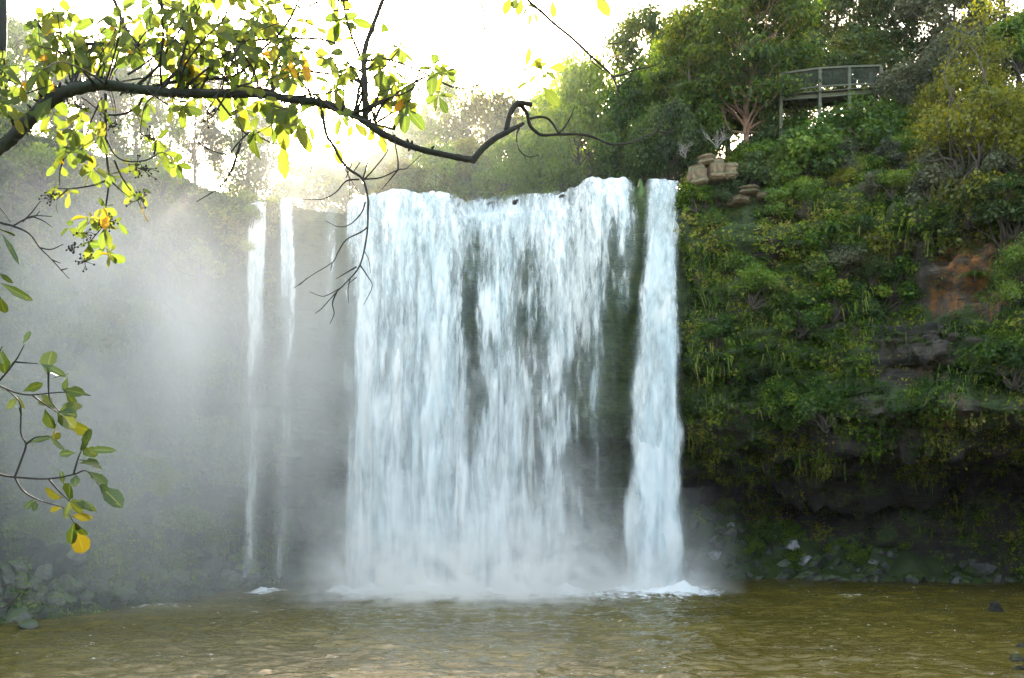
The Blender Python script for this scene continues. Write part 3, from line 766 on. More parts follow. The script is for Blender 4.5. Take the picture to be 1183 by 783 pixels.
# the wooded slope beside the falls
right = [
 ('layer0', 862, -70, 74, 175, 'totara', 'large layered conifer with pale multiple trunks beside the falls', M_BARKR),
 ('layer1', 800, 10, 76, 120, 'totara', 'layered conifer with yellow tips leaning over the falls', M_BARK),
 ('bushy2', 768, 118, 72, 90, 'dark', 'dark bush hanging over the falls\' edge under the conifers', M_BARKD),
 ('open0', 925, -60, 90, 110, 'dark', 'tall dark open tree behind the viewing platform', M_BARK),
 ('open1', 968, -90, 94, 120, 'dark', 'thin limbed tree with sky showing through above the platform', M_BARK),
 ('open1', 1010, -60, 88, 120, 'dark', 'dark tree standing behind the platform\'s far end', M_BARK),
 ('layer1', 1052, -70, 86, 120, 'dark', 'dusky layered tree up the slope past the platform', M_BARKD),
 ('open0', 1100, -40, 82, 130, 'grey', 'grey green open tree high on the slope', M_BARK),
 ('open1', 1160, -60, 80, 120, 'dark', 'dark tree at the top corner of the slope', M_BARKD),
 ('bushy2', 1120, 32, 70, 130, 'grey', 'broad greyish shrubby tree on the upper slope', M_BARKD),
 ('bushy1', 1175, 20, 66, 100, 'broad', 'leafy tree on the upper slope past the greyish shrub', M_BARKD),
 ('bushy1', 800, 105, 75, 80, 'broad', 'dark green bush standing behind the tan outcrop', M_BARKD),
 ('bushy0', 752, 150, 74, 60, 'dark', 'low dark bush right above the mossy rib of the lip', M_BARKD),
 ('bushy2', 920, 40, 82, 110, 'dark', 'dense dark tree just behind the near end of the platform', M_BARKD),
 ('bushy0', 985, 45, 84, 120, 'dark', 'dense dark tree behind the middle of the platform', M_BARKD),
 ('layer1', 880, -40, 75.5, 120, 'totara', 'second pale trunked conifer close behind the large layered one', M_BARK),
 ('bushy2', 842, 40, 86, 120, 'broad', 'dense green tree filling the gap behind the layered conifers', M_BARKD),
 ('bushy0', 790, 30, 88, 100, 'broad', 'round dense tree behind the yellow tipped conifer', M_BARKD),
 ('bushy0', 872, 90, 80, 70, 'dark', 'low dark tree behind the pale trunks', M_BARKD),
 ('bushy0', 1050, 78, 72, 90, 'grey', 'greyish bushy tree just past the platform railing', M_BARKD),
]
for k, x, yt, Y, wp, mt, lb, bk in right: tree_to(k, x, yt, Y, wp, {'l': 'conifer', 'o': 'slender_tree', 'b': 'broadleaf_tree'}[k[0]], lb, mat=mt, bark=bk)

# shrubs rooted on the visible cliff
def shrub_at(px, py, key, sc, mat, label, group, name='shrub', cat='shrub', out=.3):
    p, n = hit(px, py)
    if p is None: return
    p = p + n * out - np.array([0, 0, sc * .5])
    return plant(key, name, label, cat, p, sc, mat=mat, group=group, tilt=.2)
big = [
 (1120, 215, 'fine0', 1.55, 'yellow', 'large feathery yellow green shrub on the sunny slope'),
 (1165, 265, 'fine1', 1.5, 'yellow', 'feathery olive shrub leaning from the slope under the large yellow one'),
 (1085, 170, 'fine1', .9, 'yellow', 'feathery shrub between the platform and the large yellow one'),
 (1168, 165, 'fine0', 1.0, 'yellow', 'dark olive feathery shrub above the large yellow one'),
 (1178, 350, 'fine1', .85, 'bright', 'bright yellow green shrub overhanging the rusty rock'),
 (1060, 130, 'shrub3', 1.9, 'grey', 'pale grey green shrub past the platform'),
 (1030, 165, 'shrub2', 1.7, 'broad', 'rounded shrub below the platform\'s far end'),
 (968, 138, 'shrub1', 1.1, 'bright', 'light green shrub growing up through the platform railing'),
 (928, 172, 'shrub0', 1.3, 'broad', 'rounded shrub in front of the platform posts'),
 (985, 175, 'shrub3', 1.8, 'broad', 'dense shrub on the slope below the platform'),
 (895, 185, 'shrub2', 1.6, 'dark', 'dark shrub at the foot of the large conifer'),
 (940, 205, 'shrub1', 1.9, 'broad', 'mid green shrub on the slope above the mossy cliff'),
 (850, 315, 'shrub0', 1.35, 'bright', 'bright green shrub jutting from the cliff beside the plume'),
 (870, 335, 'shrub1', 1.1, 'bright', 'small bright shrub under the one jutting from the cliff'),
 (1000, 300, 'shrub2', 1.5, 'yellow', 'yellow green shrub bulging from the middle of the cliff'),
 (960, 290, 'shrub3', 1.3, 'moss', 'mossy shrub on the cliff beside the yellow green bulge'),
]
for x, y, k, s, mt, lb in big: shrub_at(x, y, k, s, mt, lb, None)
random.seed(11)
gcount = 0
for i in range(175):
    px = random.uniform(800, 1190) if i < 150 else random.uniform(1190, 1400); py = random.uniform(150, 480)
    if 880 < px < 1035 and py < 172: continue
    dense = 1 if py < 260 else .32
    if random.random() > dense: continue
    if 1035 < px < 1165 and 275 < py < 480 and random.random() < .82: continue
    shrub_at(px, py, 'shrub%d' % random.randrange(4), random.uniform(.5, 1.35), random.choice(['broad', 'dark', 'moss', 'broad', 'bright', 'grey', 'moss', 'yellow']),
             'small leafy shrub among many on the mossy slope and cliff beside the falls', 'small shrubs on the mossy cliff')
for i in range(26):
    px = random.uniform(800, 1185); py = random.uniform(250, 500)
    shrub_at(px, py, 'fern%d' % (i % 2), random.uniform(.6, 1.05), None, 'green fern among many drooping from the mossy cliff face', 'ferns on the mossy cliff', 'fern', 'fern', .1)
for i in range(60):
    px = random.uniform(0, 300); py = random.uniform(200, 660)
    shrub_at(px, py, random.choice(['shrub0', 'shrub1', 'shrub2', 'shrub3']), random.uniform(.6, 1.6), random.choice(['glow', 'bright', 'yellow', 'bright', 'moss', 'glow']),  # brighter leaf colours make up for light missing on this bank
             'misty shrub among many on the veiled bank beside the thin falls', 'shrubs in the mist')

# creepers, moss and small leaves all over the rock: nobody could count them
def cover():
    global RNG
    RNG = np.random.default_rng(99)
    a, b, c, d = (CP[CQ[:, k]] for k in range(4))
    ar = .5 * np.linalg.norm(np.cross(c - a, d - b), axis=1)
    cen = (a + b + c + d) / 4
    n_ = np.cross(c - a, d - b); n_ /= np.linalg.norm(n_, axis=1)[:, None] + 1e-9
    n_[n_[:, 1] > 0] *= -1
    fc = CFACE[CQ[:, 0]]; fa = CA[CQ[:, 0]]
    px = cen[:, 0] / np.maximum(cen[:, 1], 1) * F + CX
    mask = fbm(cen * .33, 44, 3)
    w_ = ar * sstep(-.28, .25, mask + .25 * sstep(10, 20, cen[:, 2]) - .25 * sstep(10.5, 7, cen[:, 2]) * (cen[:, 0] > 0))
    w_ *= (px > -60) & (px < 1420) & (fc > 3.2) & (cen[:, 1] > 35) & (fa < .75)
    w_ *= np.where(cen[:, 0] > 0, 1.0, .9)
    rust = fbm(cen * np.array([.25, .25, .1]), 144, 2)
    w_ *= 1 - .88 * BARE[CQ[:, 0]]
    n = 300000
    k = RNG.choice(len(w_), n, p=w_ / w_.sum())
    u, v = RNG.random((n, 1)), RNG.random((n, 1))
    P = (a[k] * (1 - u) + b[k] * u) * (1 - v) + (d[k] * (1 - u) + c[k] * u) * v
    N = n_[k] * .7 + RNG.normal(size=(n, 3)) * .55 + np.array([0, 0, .35]); N /= np.linalg.norm(N, axis=1)[:, None]
    cl = fbm(P * .8, 45, 3)
    P = P + n_[k] * (RNG.random((n, 1)) * (.12 + .95 * sstep(-.1, .4, cl))[:, None])
    L = .12 + .17 * RNG.random(n) ** 2; Wd = L * (.5 + .3 * RNG.random(n))
    tint = np.clip(.40 + .9 * cl + RNG.normal(size=n) * .16 + .85 * fbm(P * .20, 46, 2), 0, 1)
    g = Geo(); g.leaf_quads(P, N, L, Wd, tint)
    nb = 26000                                          # trailing stems, dry grass and roots hanging from the ledges
    k = RNG.choice(len(w_), nb, p=w_ / w_.sum()); P = cen[k] + n_[k] * .25 + RNG.normal(size=(nb, 3)) * .12
    ln = .25 + 1.0 * RNG.random(nb) ** 2.5
    keep = fbm(P * .45, 47, 2) > .02; P, ln, k = P[keep], ln[keep], k[keep]; nb = len(P)
    sd_ = np.cross(n_[k], [0, 0, 1.0]) ; sd_ /= np.linalg.norm(sd_, axis=1)[:, None] + 1e-9
    wv = sd_ * (.018 + .03 * RNG.random((nb, 1)))
    tip = P + n_[k] * (.1 + .25 * RNG.random((nb, 1))) + sd_ * RNG.normal(size=(nb, 1)) * .15 - np.array([0, 0, 1.0]) * ln[:, None]
    g.add(np.stack([P - wv, P + wv, tip + wv * .3, tip - wv * .3], 1).reshape(-1, 3), np.arange(nb * 4).reshape(-1, 4), a=np.repeat(np.clip(.55 + .5 * fbm(P * .3, 48, 2) + RNG.normal(size=nb) * .25, 0, 1), 4))
    return g.mesh('undergrowth', G['moss'], smooth=False)
tag(link('undergrowth', cover()), 'moss, creepers and small leaves covering the cliff face', 'undergrowth', kind='stuff')

# ------------------------------------------------------------------ rocks
def rock_mat(name, a, b, moss=0.4, mosscol=(0.04, 0.06, 0.015), rough=.7, spec=.5):
    m = NT(name)
    o = m.obj(); geo = m.n('ShaderNodeNewGeometry')
    n = m.noise(o, 2.2, 6, .65)
    rnd = m.n('ShaderNodeObjectInfo').outputs['Random']
    c = m.ramp(m.math('ADD', n, m.math('MULTIPLY', m.math('SUBTRACT', rnd, .5), .25)), [(.3, a), (.7, b)])
    sz = m.n('ShaderNodeSeparateXYZ'); m.l(geo.outputs['Normal'], sz.inputs[0])
    k = m.range(m.math('ADD', m.math('MULTIPLY', sz.outputs[2], .5), m.noise(o, 1.6, 4)), .75 - moss * .4, .95 - moss * .4, 0, .95)
    c = m.mix(k, c, mosscol)
    p = m.n('ShaderNodeBsdfPrincipled', i_Roughness=rough); m.l(c, p.inputs['Base Color']); p.inputs['Specular IOR Level'].default_value = spec
    bp = m.n('ShaderNodeBump', i_Strength=.8, i_Distance=.06); m.l(m.noise(o, 5, 8, .7), bp.inputs['Height']); m.l(bp.outputs[0], p.inputs['Normal'])
    m.l(p.outputs[0], m.out.inputs['Surface'])
    return m.m
M_ROCKD = rock_mat('dark_wet_boulder', (0.014, 0.015, 0.016), (0.075, 0.078, 0.085), .5, mosscol=(0.035, 0.06, 0.012), rough=.4)
M_ROCKB = rock_mat('black_wet_rock', (0.008, 0.008, 0.008), (0.03, 0.028, 0.025), -.3, rough=.7, spec=.12)
M_ROCKP = rock_mat('pale_boulder', (0.18, 0.19, 0.22), (0.48, 0.50, 0.56), .1, rough=.4)
M_ROCKT = rock_mat('tan_outcrop_rock', (0.08, 0.06, 0.036), (0.27, 0.20, 0.13), .42, mosscol=(0.05, 0.06, 0.02), rough=.85)
M_ROCKL = rock_mat('grey_bank_boulder', (0.035, 0.034, 0.03), (0.14, 0.135, 0.12), .5, rough=.6)

def rock_mesh(seed, cuts=11, n=4):
    import bmesh
    bm = bmesh.new(); bmesh.ops.create_icosphere(bm, subdivisions=n + 1, radius=1.0)
    V = np.array([v.co[:] for v in bm.verts]); T = np.array([[v.index for v in f.verts] for f in bm.faces]); bm.free()
    r = np.random.default_rng(seed)
    for k in range(cuts):
        d = r.normal(size=3); d /= np.linalg.norm(d); h = .48 + .3 * r.random()
        s_ = V @ d; V = V - np.maximum(s_ - h, 0)[:, None] * d * .93
    V = V * (1 + .22 * fbm(V * 1.9, seed, 6, .6)[:, None])
    return V, T
ROCKS = []
for k in range(6):
    V, T = rock_mesh(300 + k)
    ROCKS.append(make_mesh('boulder', V, None, M_ROCKD, smooth=True, tris=T))
def block_mesh(seed):
    V, T = rock_mesh(seed, 0, 4)
    V = V / np.linalg.norm(V, axis=1)[:, None]
    V = np.sign(V) * np.abs(V) ** .38
    V = V * (1 + .16 * fbm(V * 1.6, seed, 5, .6)[:, None]); V[:, :2] *= (1 + .10 * np.sign(np.sin(V[:, 2] * 7 + seed)) * (np.abs(np.sin(V[:, 2] * 7 + seed)) > .5))[:, None]
    return make_mesh('outcrop_rock', V, None, M_ROCKD, smooth=False, tris=T)
for k in range(3): ROCKS.append(block_mesh(400 + k))
_rsrc = {}
def boulder(loc, size, mat, label, group=None, name='boulder', cat='boulder', rot=None, k=None):
    k = random.randrange(6) if k is None else k
    if k not in _rsrc: o = link(name, ROCKS[k]); _rsrc[k] = o
    else:
        o = _rsrc[k].copy(); o.name = name; COL.objects.link(o)
        for key in list(o.keys()):
            if key in ('label', 'category', 'group', 'kind'): del o[key]
    o.location = tuple(float(v) for v in loc); o.scale = size
    o.rotation_euler = rot if rot is not None else (random.gauss(0, .3), random.gauss(0, .3), random.random() * 6.28)
    o.material_slots[0].link = 'OBJECT'; o.material_slots[0].material = mat
    return tag(o, label, cat, group)

# rubble bank in the cave mouth
def bank2_z(X, Y):
    wl = 77.5 - sstep(20, 36, X) * 4
    h = np.interp(X, [10, 13, 16, 18, 22, 26, 30, 44], [4.5, 5.2, 6.0, 5.4, 3.2, 2.3, 2.2, 2.0])
    z = -1.2 + (h + 1.2) * sstep(-1.2, 6.5, Y - wl)
    n = fbm(np.stack([X.ravel() * .45, Y.ravel() * .45, X.ravel() * 0], 1), 66, 4).reshape(X.shape)
    return z + n * 1.3
M_RUBBLE = rock_mat('mossy_rubble', (0.012, 0.014, 0.015), (0.05, 0.052, 0.055), .55, mosscol=(0.03, 0.05, 0.014), rough=.6)
V, Q = grid(np.arange(8, 46, .3), np.arange(70, 90, .3), bank2_z)
tag(link('terrain', make_mesh('terrain', V, Q, M_RUBBLE)), 'rubble slope inside the cave mouth', kind='structure')
random.seed(5)
for i in range(190):
    x = random.uniform(12.2, 40); wl = 77.5 - float(sstep(20, 36, x)) * 4
    y = wl + random.triangular(-.3, 6.2, 1.0)
    z = float(bank2_z(np.array([[x]]), np.array([[y]]))[0, 0])
    if y > wl + 3 and x > 22 and random.random() < .6: continue
    s = random.uniform(.3, .8) * random.choice((.7, 1, 1, 1.5))
    boulder((x, y, max(z, -.1) + s * .12), (s * random.uniform(.9, 1.5), s, s * random.uniform(.6, .9)), M_ROCKD, 'dark mossy boulder among many heaped in the cave mouth', 'boulders heaped in the cave mouth')
for i in range(44):
    x = random.uniform(12.5, 27) if i < 30 else random.uniform(27, 40); wl = 77.5 - float(sstep(20, 36, x)) * 4
    y = wl + random.triangular(1.5, 7, 5.0); z = float(bank2_z(np.array([[x]]), np.array([[y]]))[0, 0])
    if i % 3 == 0: plant('fern%d' % (i % 2), 'fern', 'low fern among several on top of the cave rubble', 'fern', (x, y, z), random.uniform(.5, .9), group='ferns on the cave rubble')
    else: plant('shrub%d' % (i % 4), 'shrub', 'mossy low shrub among several on top of the cave rubble', 'shrub', (x, y, z - .5), random.uniform(.5, .95), mat=random.choice(['moss', 'broad', 'bright']), group='shrubs on the cave rubble')
for (px, py, s, lb) in [(902, 610, .8, 'pale wet boulder highest in the cave rubble'), (876, 606, .55, 'pale blue boulder just beside the highest one'), (916, 630, .7, 'pale boulder below the highest one in the rubble'),
                        (930, 648, .7, 'pale boulder near the waterline in the cave rubble'), (845, 608, .4, 'small pale stone in the cave rubble nearest the plume'), (1008, 650, .6, 'pale boulder alone at the far side of the cave rubble'),
                        (826, 640, .6, 'dim pale boulder by the plume\'s foot')]:
    wl = 77.5; 
    for Y in np.arange(76.5, 86, .1):
        pz = at(px, py, Y)
        if pz[2] < bank2_z(np.array([[pz[0]]]), np.array([[Y]]))[0, 0]: break
    boulder(at(px, py, Y - .3), (s * 1.1, s, s * .8), M_ROCKP, lb)
# tan outcrop at the top of the cliff beside the falls
for (px, py, sx, sz, lb) in [(806, 205, 1.0, 1.15, 'tan blocky outcrop rock nearest the plume at the cliff top'), (826, 198, .85, 1.2, 'tan outcrop rock in the middle of the cliff top row'), (843, 200, .75, .95, 'small tan outcrop rock at the end of the row'), (818, 187, .8, .6, 'tan capping rock on top of the cliff top row'),
                             (866, 222, .95, .5, 'pale flat rock below the tan outcrop'), (852, 233, .8, .4, 'lower pale rock slab under the tan outcrop'), (880, 228, .55, .35, 'small pale rock beside the flat one under the outcrop')]:
    p, n = hit(px, py)
    Y = 67.3 if p is None else min(p[1] - .2, 67.4)
    p = at(px, py, Y)
    boulder(p, (sx * .62, .8, sz * .62), M_ROCKT, lb, name='outcrop_rock', cat='rock', rot=(random.gauss(0, .08), random.gauss(0, .08), random.gauss(0, .25)), k=random.randrange(6, 9))
# rocks of the lip, standing in the water of its upper step
for (px, py, sx, sz, lb) in [(573, 235, 1.0, .55, 'dark wet rock showing through the lip at the middle of the falls'), (597, 233, .5, .5, 'small dark lip rock beside the middle one'), (530, 236, .6, .45, 'dark lip rock at the end of the smooth curtain'),
                             (652, 226, .55, .5, 'dark lip rock under the twig tips'), (668, 245, .4, 1.1, 'tall dark lip rock beside the bulging water')]:
    boulder(at(px, py + 5, LIPY + (1.75 if px < 660 else -.1)), (sx, .5, sz * .85), M_ROCKB, lb, name='lip_rock', cat='rock', rot=(0, random.gauss(0, .2), random.gauss(0, .3)))
b_ = boulder(at(739, 232, LIPY + .05), (.42, .6, 1.5), M_ROCKD, 'mossy green rock rib parting the curtain from the plume', name='lip_rock', cat='rock', rot=(0, .06, 0))
b_.material_slots[0].material = rock_mat('green_moss_rib', (0.03, 0.06, 0.012), (0.07, 0.12, 0.02), .9, (0.05, 0.10, 0.015))
# misty bank boulders
random.seed(9)
for i in range(95):
    px = random.uniform(-30, 330); yl = np.interp(px, [-30, 0, 100, 200, 300, 340], [716, 708, 697, 690, 685, 684])
    py = yl - abs(random.gauss(0, 1)) * 30
    p, n = hit(px, py)
    if p is None: continue
    s = random.uniform(.25, .75)
    boulder(p + np.array([0, 0, s * .1]), (s * random.uniform(.9, 1.4), s, s * .8), M_ROCKL, 'grey boulder among many along the misty bank', 'boulders along the misty bank')
for (px, py, s, lb) in [(82, 682, .85, 'largest pale boulder on the misty bank above the waterline'), (140, 690, .5, 'pale boulder at the waterline beside the largest one')]:
    p, n = hit(px, py)
    boulder(p + np.array([.1, -.3, .1]), (s * 1.2, s, s * .9), M_ROCKL, lb)
for (px, py, s, lb) in [(10, 722, .85, 'pale craggy rock at the nearer end of the misty bank'), (30, 728, .5, 'low craggy rock next to the pale craggy one in the water'), (-12, 714, 1.0, 'craggy rock at the very edge of the misty bank')]:
    Y = CAMZ * F / (py - HZ)
    boulder(at(px, py, Y) + np.array([0, .2, .15]), (s * 1.2, s, s * .75), M_ROCKL, lb)
Y = CAMZ * F / (708 - HZ)
boulder(at(1150, 708, Y) + np.array([0, 0, .12]), (.62, .45, .5), M_ROCKB, 'small dark rock alone in the open pool', name='rock', cat='rock')
for (px, py, s, lb) in [(1176, 764, .55, 'dark angular rock in the near corner of the pool'), (1186, 752, .6, 'dark rock behind the angular one in the near corner'), (1182, 777, .4, 'small rock in front of the angular one in the near corner')]:
    Y = CAMZ * F / (py - HZ)
    boulder(at(px, py, Y), (s, s * .8, s * .55), M_ROCKB, lb, name='rock', cat='rock')

# ------------------------------------------------------------------ viewing platform
def platform():
    Y0 = 72.5
    t = thing('viewing_platform', 'weathered wooden viewing platform with railing on the wooded slope', 'platform', at(950, 150, Y0))
    O = np.array(t.location)
    m = NT('weathered_timber')
    o = m.obj(); c = m.ramp(m.noise(m.vmul(o, (.6, .6, 4)), 3, 5), [(.3, (0.035, 0.04, 0.028)), (.7, (0.10, 0.105, 0.07))])
    p = m.n('ShaderNodeBsdfPrincipled', i_Roughness=.8); m.l(c, p.inputs['Base Color']); m.l(p.outputs[0], m.out.inputs['Surface'])
    wood = m.m
    m = NT('dark_wire_mesh')
    o = m.obj(); sx = m.n('ShaderNodeSeparateXYZ'); m.l(o, sx.inputs[0])
    gx = m.math('FRACT', m.math('MULTIPLY', sx.outputs[0], 12)); gz = m.math('FRACT', m.math('MULTIPLY', sx.outputs[2], 12))
    k = m.math('MAXIMUM', m.math('LESS_THAN', gx, .45), m.math('LESS_THAN', gz, .45))
    d = m.n('ShaderNodeBsdfDiffuse'); d.inputs[0].default_value = (.03, .035, .03, 1); tp = m.n('ShaderNodeBsdfTransparent')
    m.l(m.mixsh(k, tp.outputs[0], d.outputs[0]), m.out.inputs['Surface'])
    net = m.m
    posts = [(902, 86, 176), (947, 80, 170), (981, 78, 168), (1018, 77, 160)]
    tops = []
    for px, yt, yb in posts:
        a = at(px, yb, Y0); b = at(px, yt, Y0)
        g = Geo(); g.box((a + b) / 2, (.22, .22, abs(b[2] - a[2])))
        link('post', g.mesh('post', wood, False, sub=O), t); tops.append(b)
    def bar(p0, p1, hgt, dep, nm, dz=0, dy=0):
        p0 = p0 + np.array([0, dy, dz]); p1 = p1 + np.array([0, dy, dz])
        v = p1 - p0; an = math.atan2(v[2], v[0]); L = math.hypot(v[0], v[2])
        ca, sa = math.cos(an), math.sin(an)
        g = Geo(); g.box((p0 + p1) / 2, (L, dep, hgt), tilt=[[ca, 0, -sa], [0, 1, 0], [sa, 0, ca]])
        return link(nm, g.mesh(nm, wood, False, sub=O), t)
    for i in range(3):
        bar(tops[i], tops[i + 1], .13, .2, 'handrail', dz=.06)
        bar(tops[i], tops[i + 1], .10, .12, 'lower_rail', dz=-1.25)
        g = Geo(); a, b = tops[i], tops[i + 1]
        g.add([a + [.12, .02, -1.2], b + [-.12, .02, -1.2], b + [-.12, .02, -.02], a + [.12, .02, -.02]], [[0, 1, 2, 3]])
        link('mesh_panel', g.mesh('mesh_panel', net, False, sub=O), t)
    for i in range(3):                                   # end posts at the back, a deck of boards and joists
        pass
    x0, x1, zd = tops[0][0] - .2, tops[3][0] + .2, tops[0][2] - 1.52
    sl = (tops[3][2] - tops[0][2]) / (tops[3][0] - tops[0][0]); an = math.atan(sl); ca, sa = math.cos(an), math.sin(an); Tt = [[ca, 0, -sa], [0, 1, 0], [sa, 0, ca]]
    zm = (tops[0][2] + tops[3][2]) / 2 - 1.52
    g = Geo()
    for k in range(14): g.box(((x0 + x1) / 2, Y0 - .15 + k * .17, zm), (x1 - x0, .155, .05), tilt=Tt)
    link('deck', g.mesh('deck', wood, False, sub=O), t)
    for k in range(3):
        g = Geo(); g.box(((x0 + x1) / 2, Y0 + .12 + k * .95, zm - .19), (x1 - x0, .09, .30), tilt=Tt)
        link('joist', g.mesh('joist', wood, False, sub=O), t)
    for px, yt, yb in (posts[0], posts[3]):
        a = at(px, yb, Y0) + np.array([0, 2.1, 0]); b = at(px, yt, Y0) + np.array([0, 2.1, 0])
        g = Geo(); g.box((a + b) / 2, (.2, .2, abs(b[2] - a[2]) + 1)); link('post', g.mesh('post', wood, False, sub=O), t)
platform()

# bleached dead shrubs
def dead_shrub(px, py, Y, size, label, down=False, seed=1):
    r = np.random.default_rng(seed)
    base = at(px, py, Y)
    t = thing('dead_shrub', label, 'dead shrub', base)
    g = Geo(); g2 = Geo()
    def grow(p, d, l, rad, depth, gg):
        pts = [p]
        for k in range(4):
            d = d + r.normal(size=3) * .22 + np.array([0, 0, -.10 if down else .04]); d /= np.linalg.norm(d); pts.append(pts[-1] + d * l / 4)
        gg.tube(pts, np.linspace(rad, rad * .45, 5), 5, 2)
        if depth:
            for k in range(3): grow(pts[2 + k % 3], d + r.normal(size=3) * .55, l * .62, rad * .5, depth - 1, g2)
    for k in range(6):
        d = np.array([r.normal() * .7, -.3 + r.normal() * .3, (-1 if down else 1) * (.5 + r.random())]); grow(np.zeros(3), d / np.linalg.norm(d), size * (.7 + .5 * r.random()), .035, 2, g)
    link('branch', g.mesh('branch', M_DEAD), t); link('twigs', g2.mesh('twigs', M_DEAD), t)
p, n = hit(160, 235)
dead_shrub(165, 262, p[1] - 1.5, 4.5, 'bleached bare shrub hanging down the misty cliff', True, 3)
dead_shrub(828, 172, 68, 1.0, 'bleached bare twigs by the foot of the layered conifer', False, 5)
dead_shrub(792, 182, 67.5, .6, 'small bleached bare bush at the falls\' edge', False, 8)

# ------------------------------------------------------------------ the overhanging tree in front
D0 = 3.5
M_BOUGH = bark_mat('dark_bough_bark', (0.008, 0.008, 0.006), (0.032, 0.030, 0.022), 28, moss=(0.018, 0.028, 0.012))
M_TWIG = bark_mat('dark_twig_bark', (0.008, 0.007, 0.005), (0.035, 0.028, 0.018), 40)
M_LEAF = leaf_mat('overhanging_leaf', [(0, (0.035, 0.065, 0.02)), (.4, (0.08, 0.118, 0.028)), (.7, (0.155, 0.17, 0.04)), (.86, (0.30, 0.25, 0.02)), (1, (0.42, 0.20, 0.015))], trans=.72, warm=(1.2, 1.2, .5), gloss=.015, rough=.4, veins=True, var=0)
M_LEAFD = leaf_mat('shade_painted_sapling_leaf', [(0, (0.012, 0.028, 0.010)), (.4, (0.03, 0.055, 0.010)), (.7, (0.075, 0.09, 0.012)), (.86, (0.16, 0.125, 0.012)), (1, (0.2, 0.10, 0.01))], trans=.26, warm=(1.1, 1.0, .4), gloss=.03, rough=.4, veins=True, var=0)  # leaf colour darkened to paint in the shade of surrounding foliage
def P(px, py, d=D0): return at(px, py, d)
PXM = D0 / F                                                # metres per photo pixel at the bough
def leaf_geo(g, base, tip, wid, up, tint, curl=.12):
    base = np.asarray(base, float); tip = np.asarray(tip, float)
    ax = tip - base; L = np.linalg.norm(ax); ax /= L
    sd_ = np.cross(ax, up); sd_ /= np.linalg.norm(sd_) + 1e-9
    nn = np.cross(sd_, ax)
    ns = 9
    t = .5 - .5 * np.cos(np.pi * np.linspace(0, 1, ns))
    prof = np.sin(np.pi * np.clip(t, 0, 1) ** 1.35) ** .62 * (.45 + .55 * np.clip(t * 1.8, 0, 1)) * .52 * wid
    prof[0] = .02 * wid; prof[-1] = .03 * wid
    V, uv = [], []
    for i in range(ns):
        c = base + ax * L * t[i] - nn * curl * L * (t[i] ** 2) * .8
        for k, u in enumerate((-1, -.5, 0, .5, 1)):
            edge = prof[i] * (1 + (.06 * (-1) ** i if abs(u) == 1 else 0))
            V.append(c + sd_ * u * edge + nn * (abs(u) * edge * .22)); uv.append((u, t[i]))
    Q = [[i * 5 + k, i * 5 + k + 1, i * 5 + 6 + k, i * 5 + 5 + k] for i in range(ns - 1) for k in range(4)]
    g.add(V, Q, a=tint, uv=uv)

def rtint(r):
    t = np.clip(r.normal(.46, .16), .05, .74)
    if r.random() < .03: t = r.uniform(.85, 1)
    return t
def leaf_px(g, r, bx, by, tx, ty, wpx, d, tint=None):
    b = P(bx, by, d); e = P(tx, ty, d + r.normal() * .05)
    up = np.array([r.normal() * .5, -1.0 + r.normal() * .3, .35 + r.normal() * .4])
    leaf_geo(g, b, e, wpx * d / F, up, rtint(r) if tint is None else tint, curl=float(np.clip(r.normal(.16, .14), -.1, .5)))
def whorl(g, r, x, y, d, n, ln=32, ang0=None, spread=6.28, tint=None):
    """leaves springing from a twig's end"""
    a0 = r.random() * 6.28 if ang0 is None else ang0 - spread / 2
    for k in range(n):
        a = a0 + spread * (k + .5) / n + r.normal() * .25
        L = ln * .76 * (.6 + .7 * r.random()); fore = .55 + .45 * r.random()
        dx, dy = math.cos(a) * L * fore, math.sin(a) * L * fore + 5
        leaf_px(g, r, x + r.normal(), y + r.normal(), x + dx, y + dy, L * (.40 + .12 * r.random()), d + r.normal() * .03, tint)
def twig(g, pts, r0, r1, d=D0, dd=0.0, sides=6):
    pts = np.array(pts, float); n = len(pts)
    g.tube([P(x, y, d + dd * k / max(1, n - 1)) for k, (x, y) in enumerate(pts)], np.linspace(r0, r1, n) * PXM / 2, sides, 4, wob=.12)
def flowers(g, r, x, y, d, n=14, s=11):
    c = P(x, y, d)
    for k in range(n):
        e = c + r.normal(size=3) * s * PXM * .6
        g.tube([c, (c + e) / 2 + r.normal(size=3) * .004, e], [.0012, .001, .001], 4, 1)
        b = np.array([[1, 0, 0], [-1, 0, 0], [0, 1, 0], [0, -1, 0], [0, 0, 1], [0, 0, -1]]) * .0045 + e
        g.add(b, None, [[0, 2, 4], [2, 1, 4], [1, 3, 4], [3, 0, 4], [2, 0, 5], [1, 2, 5], [3, 1, 5], [0, 3, 5]])

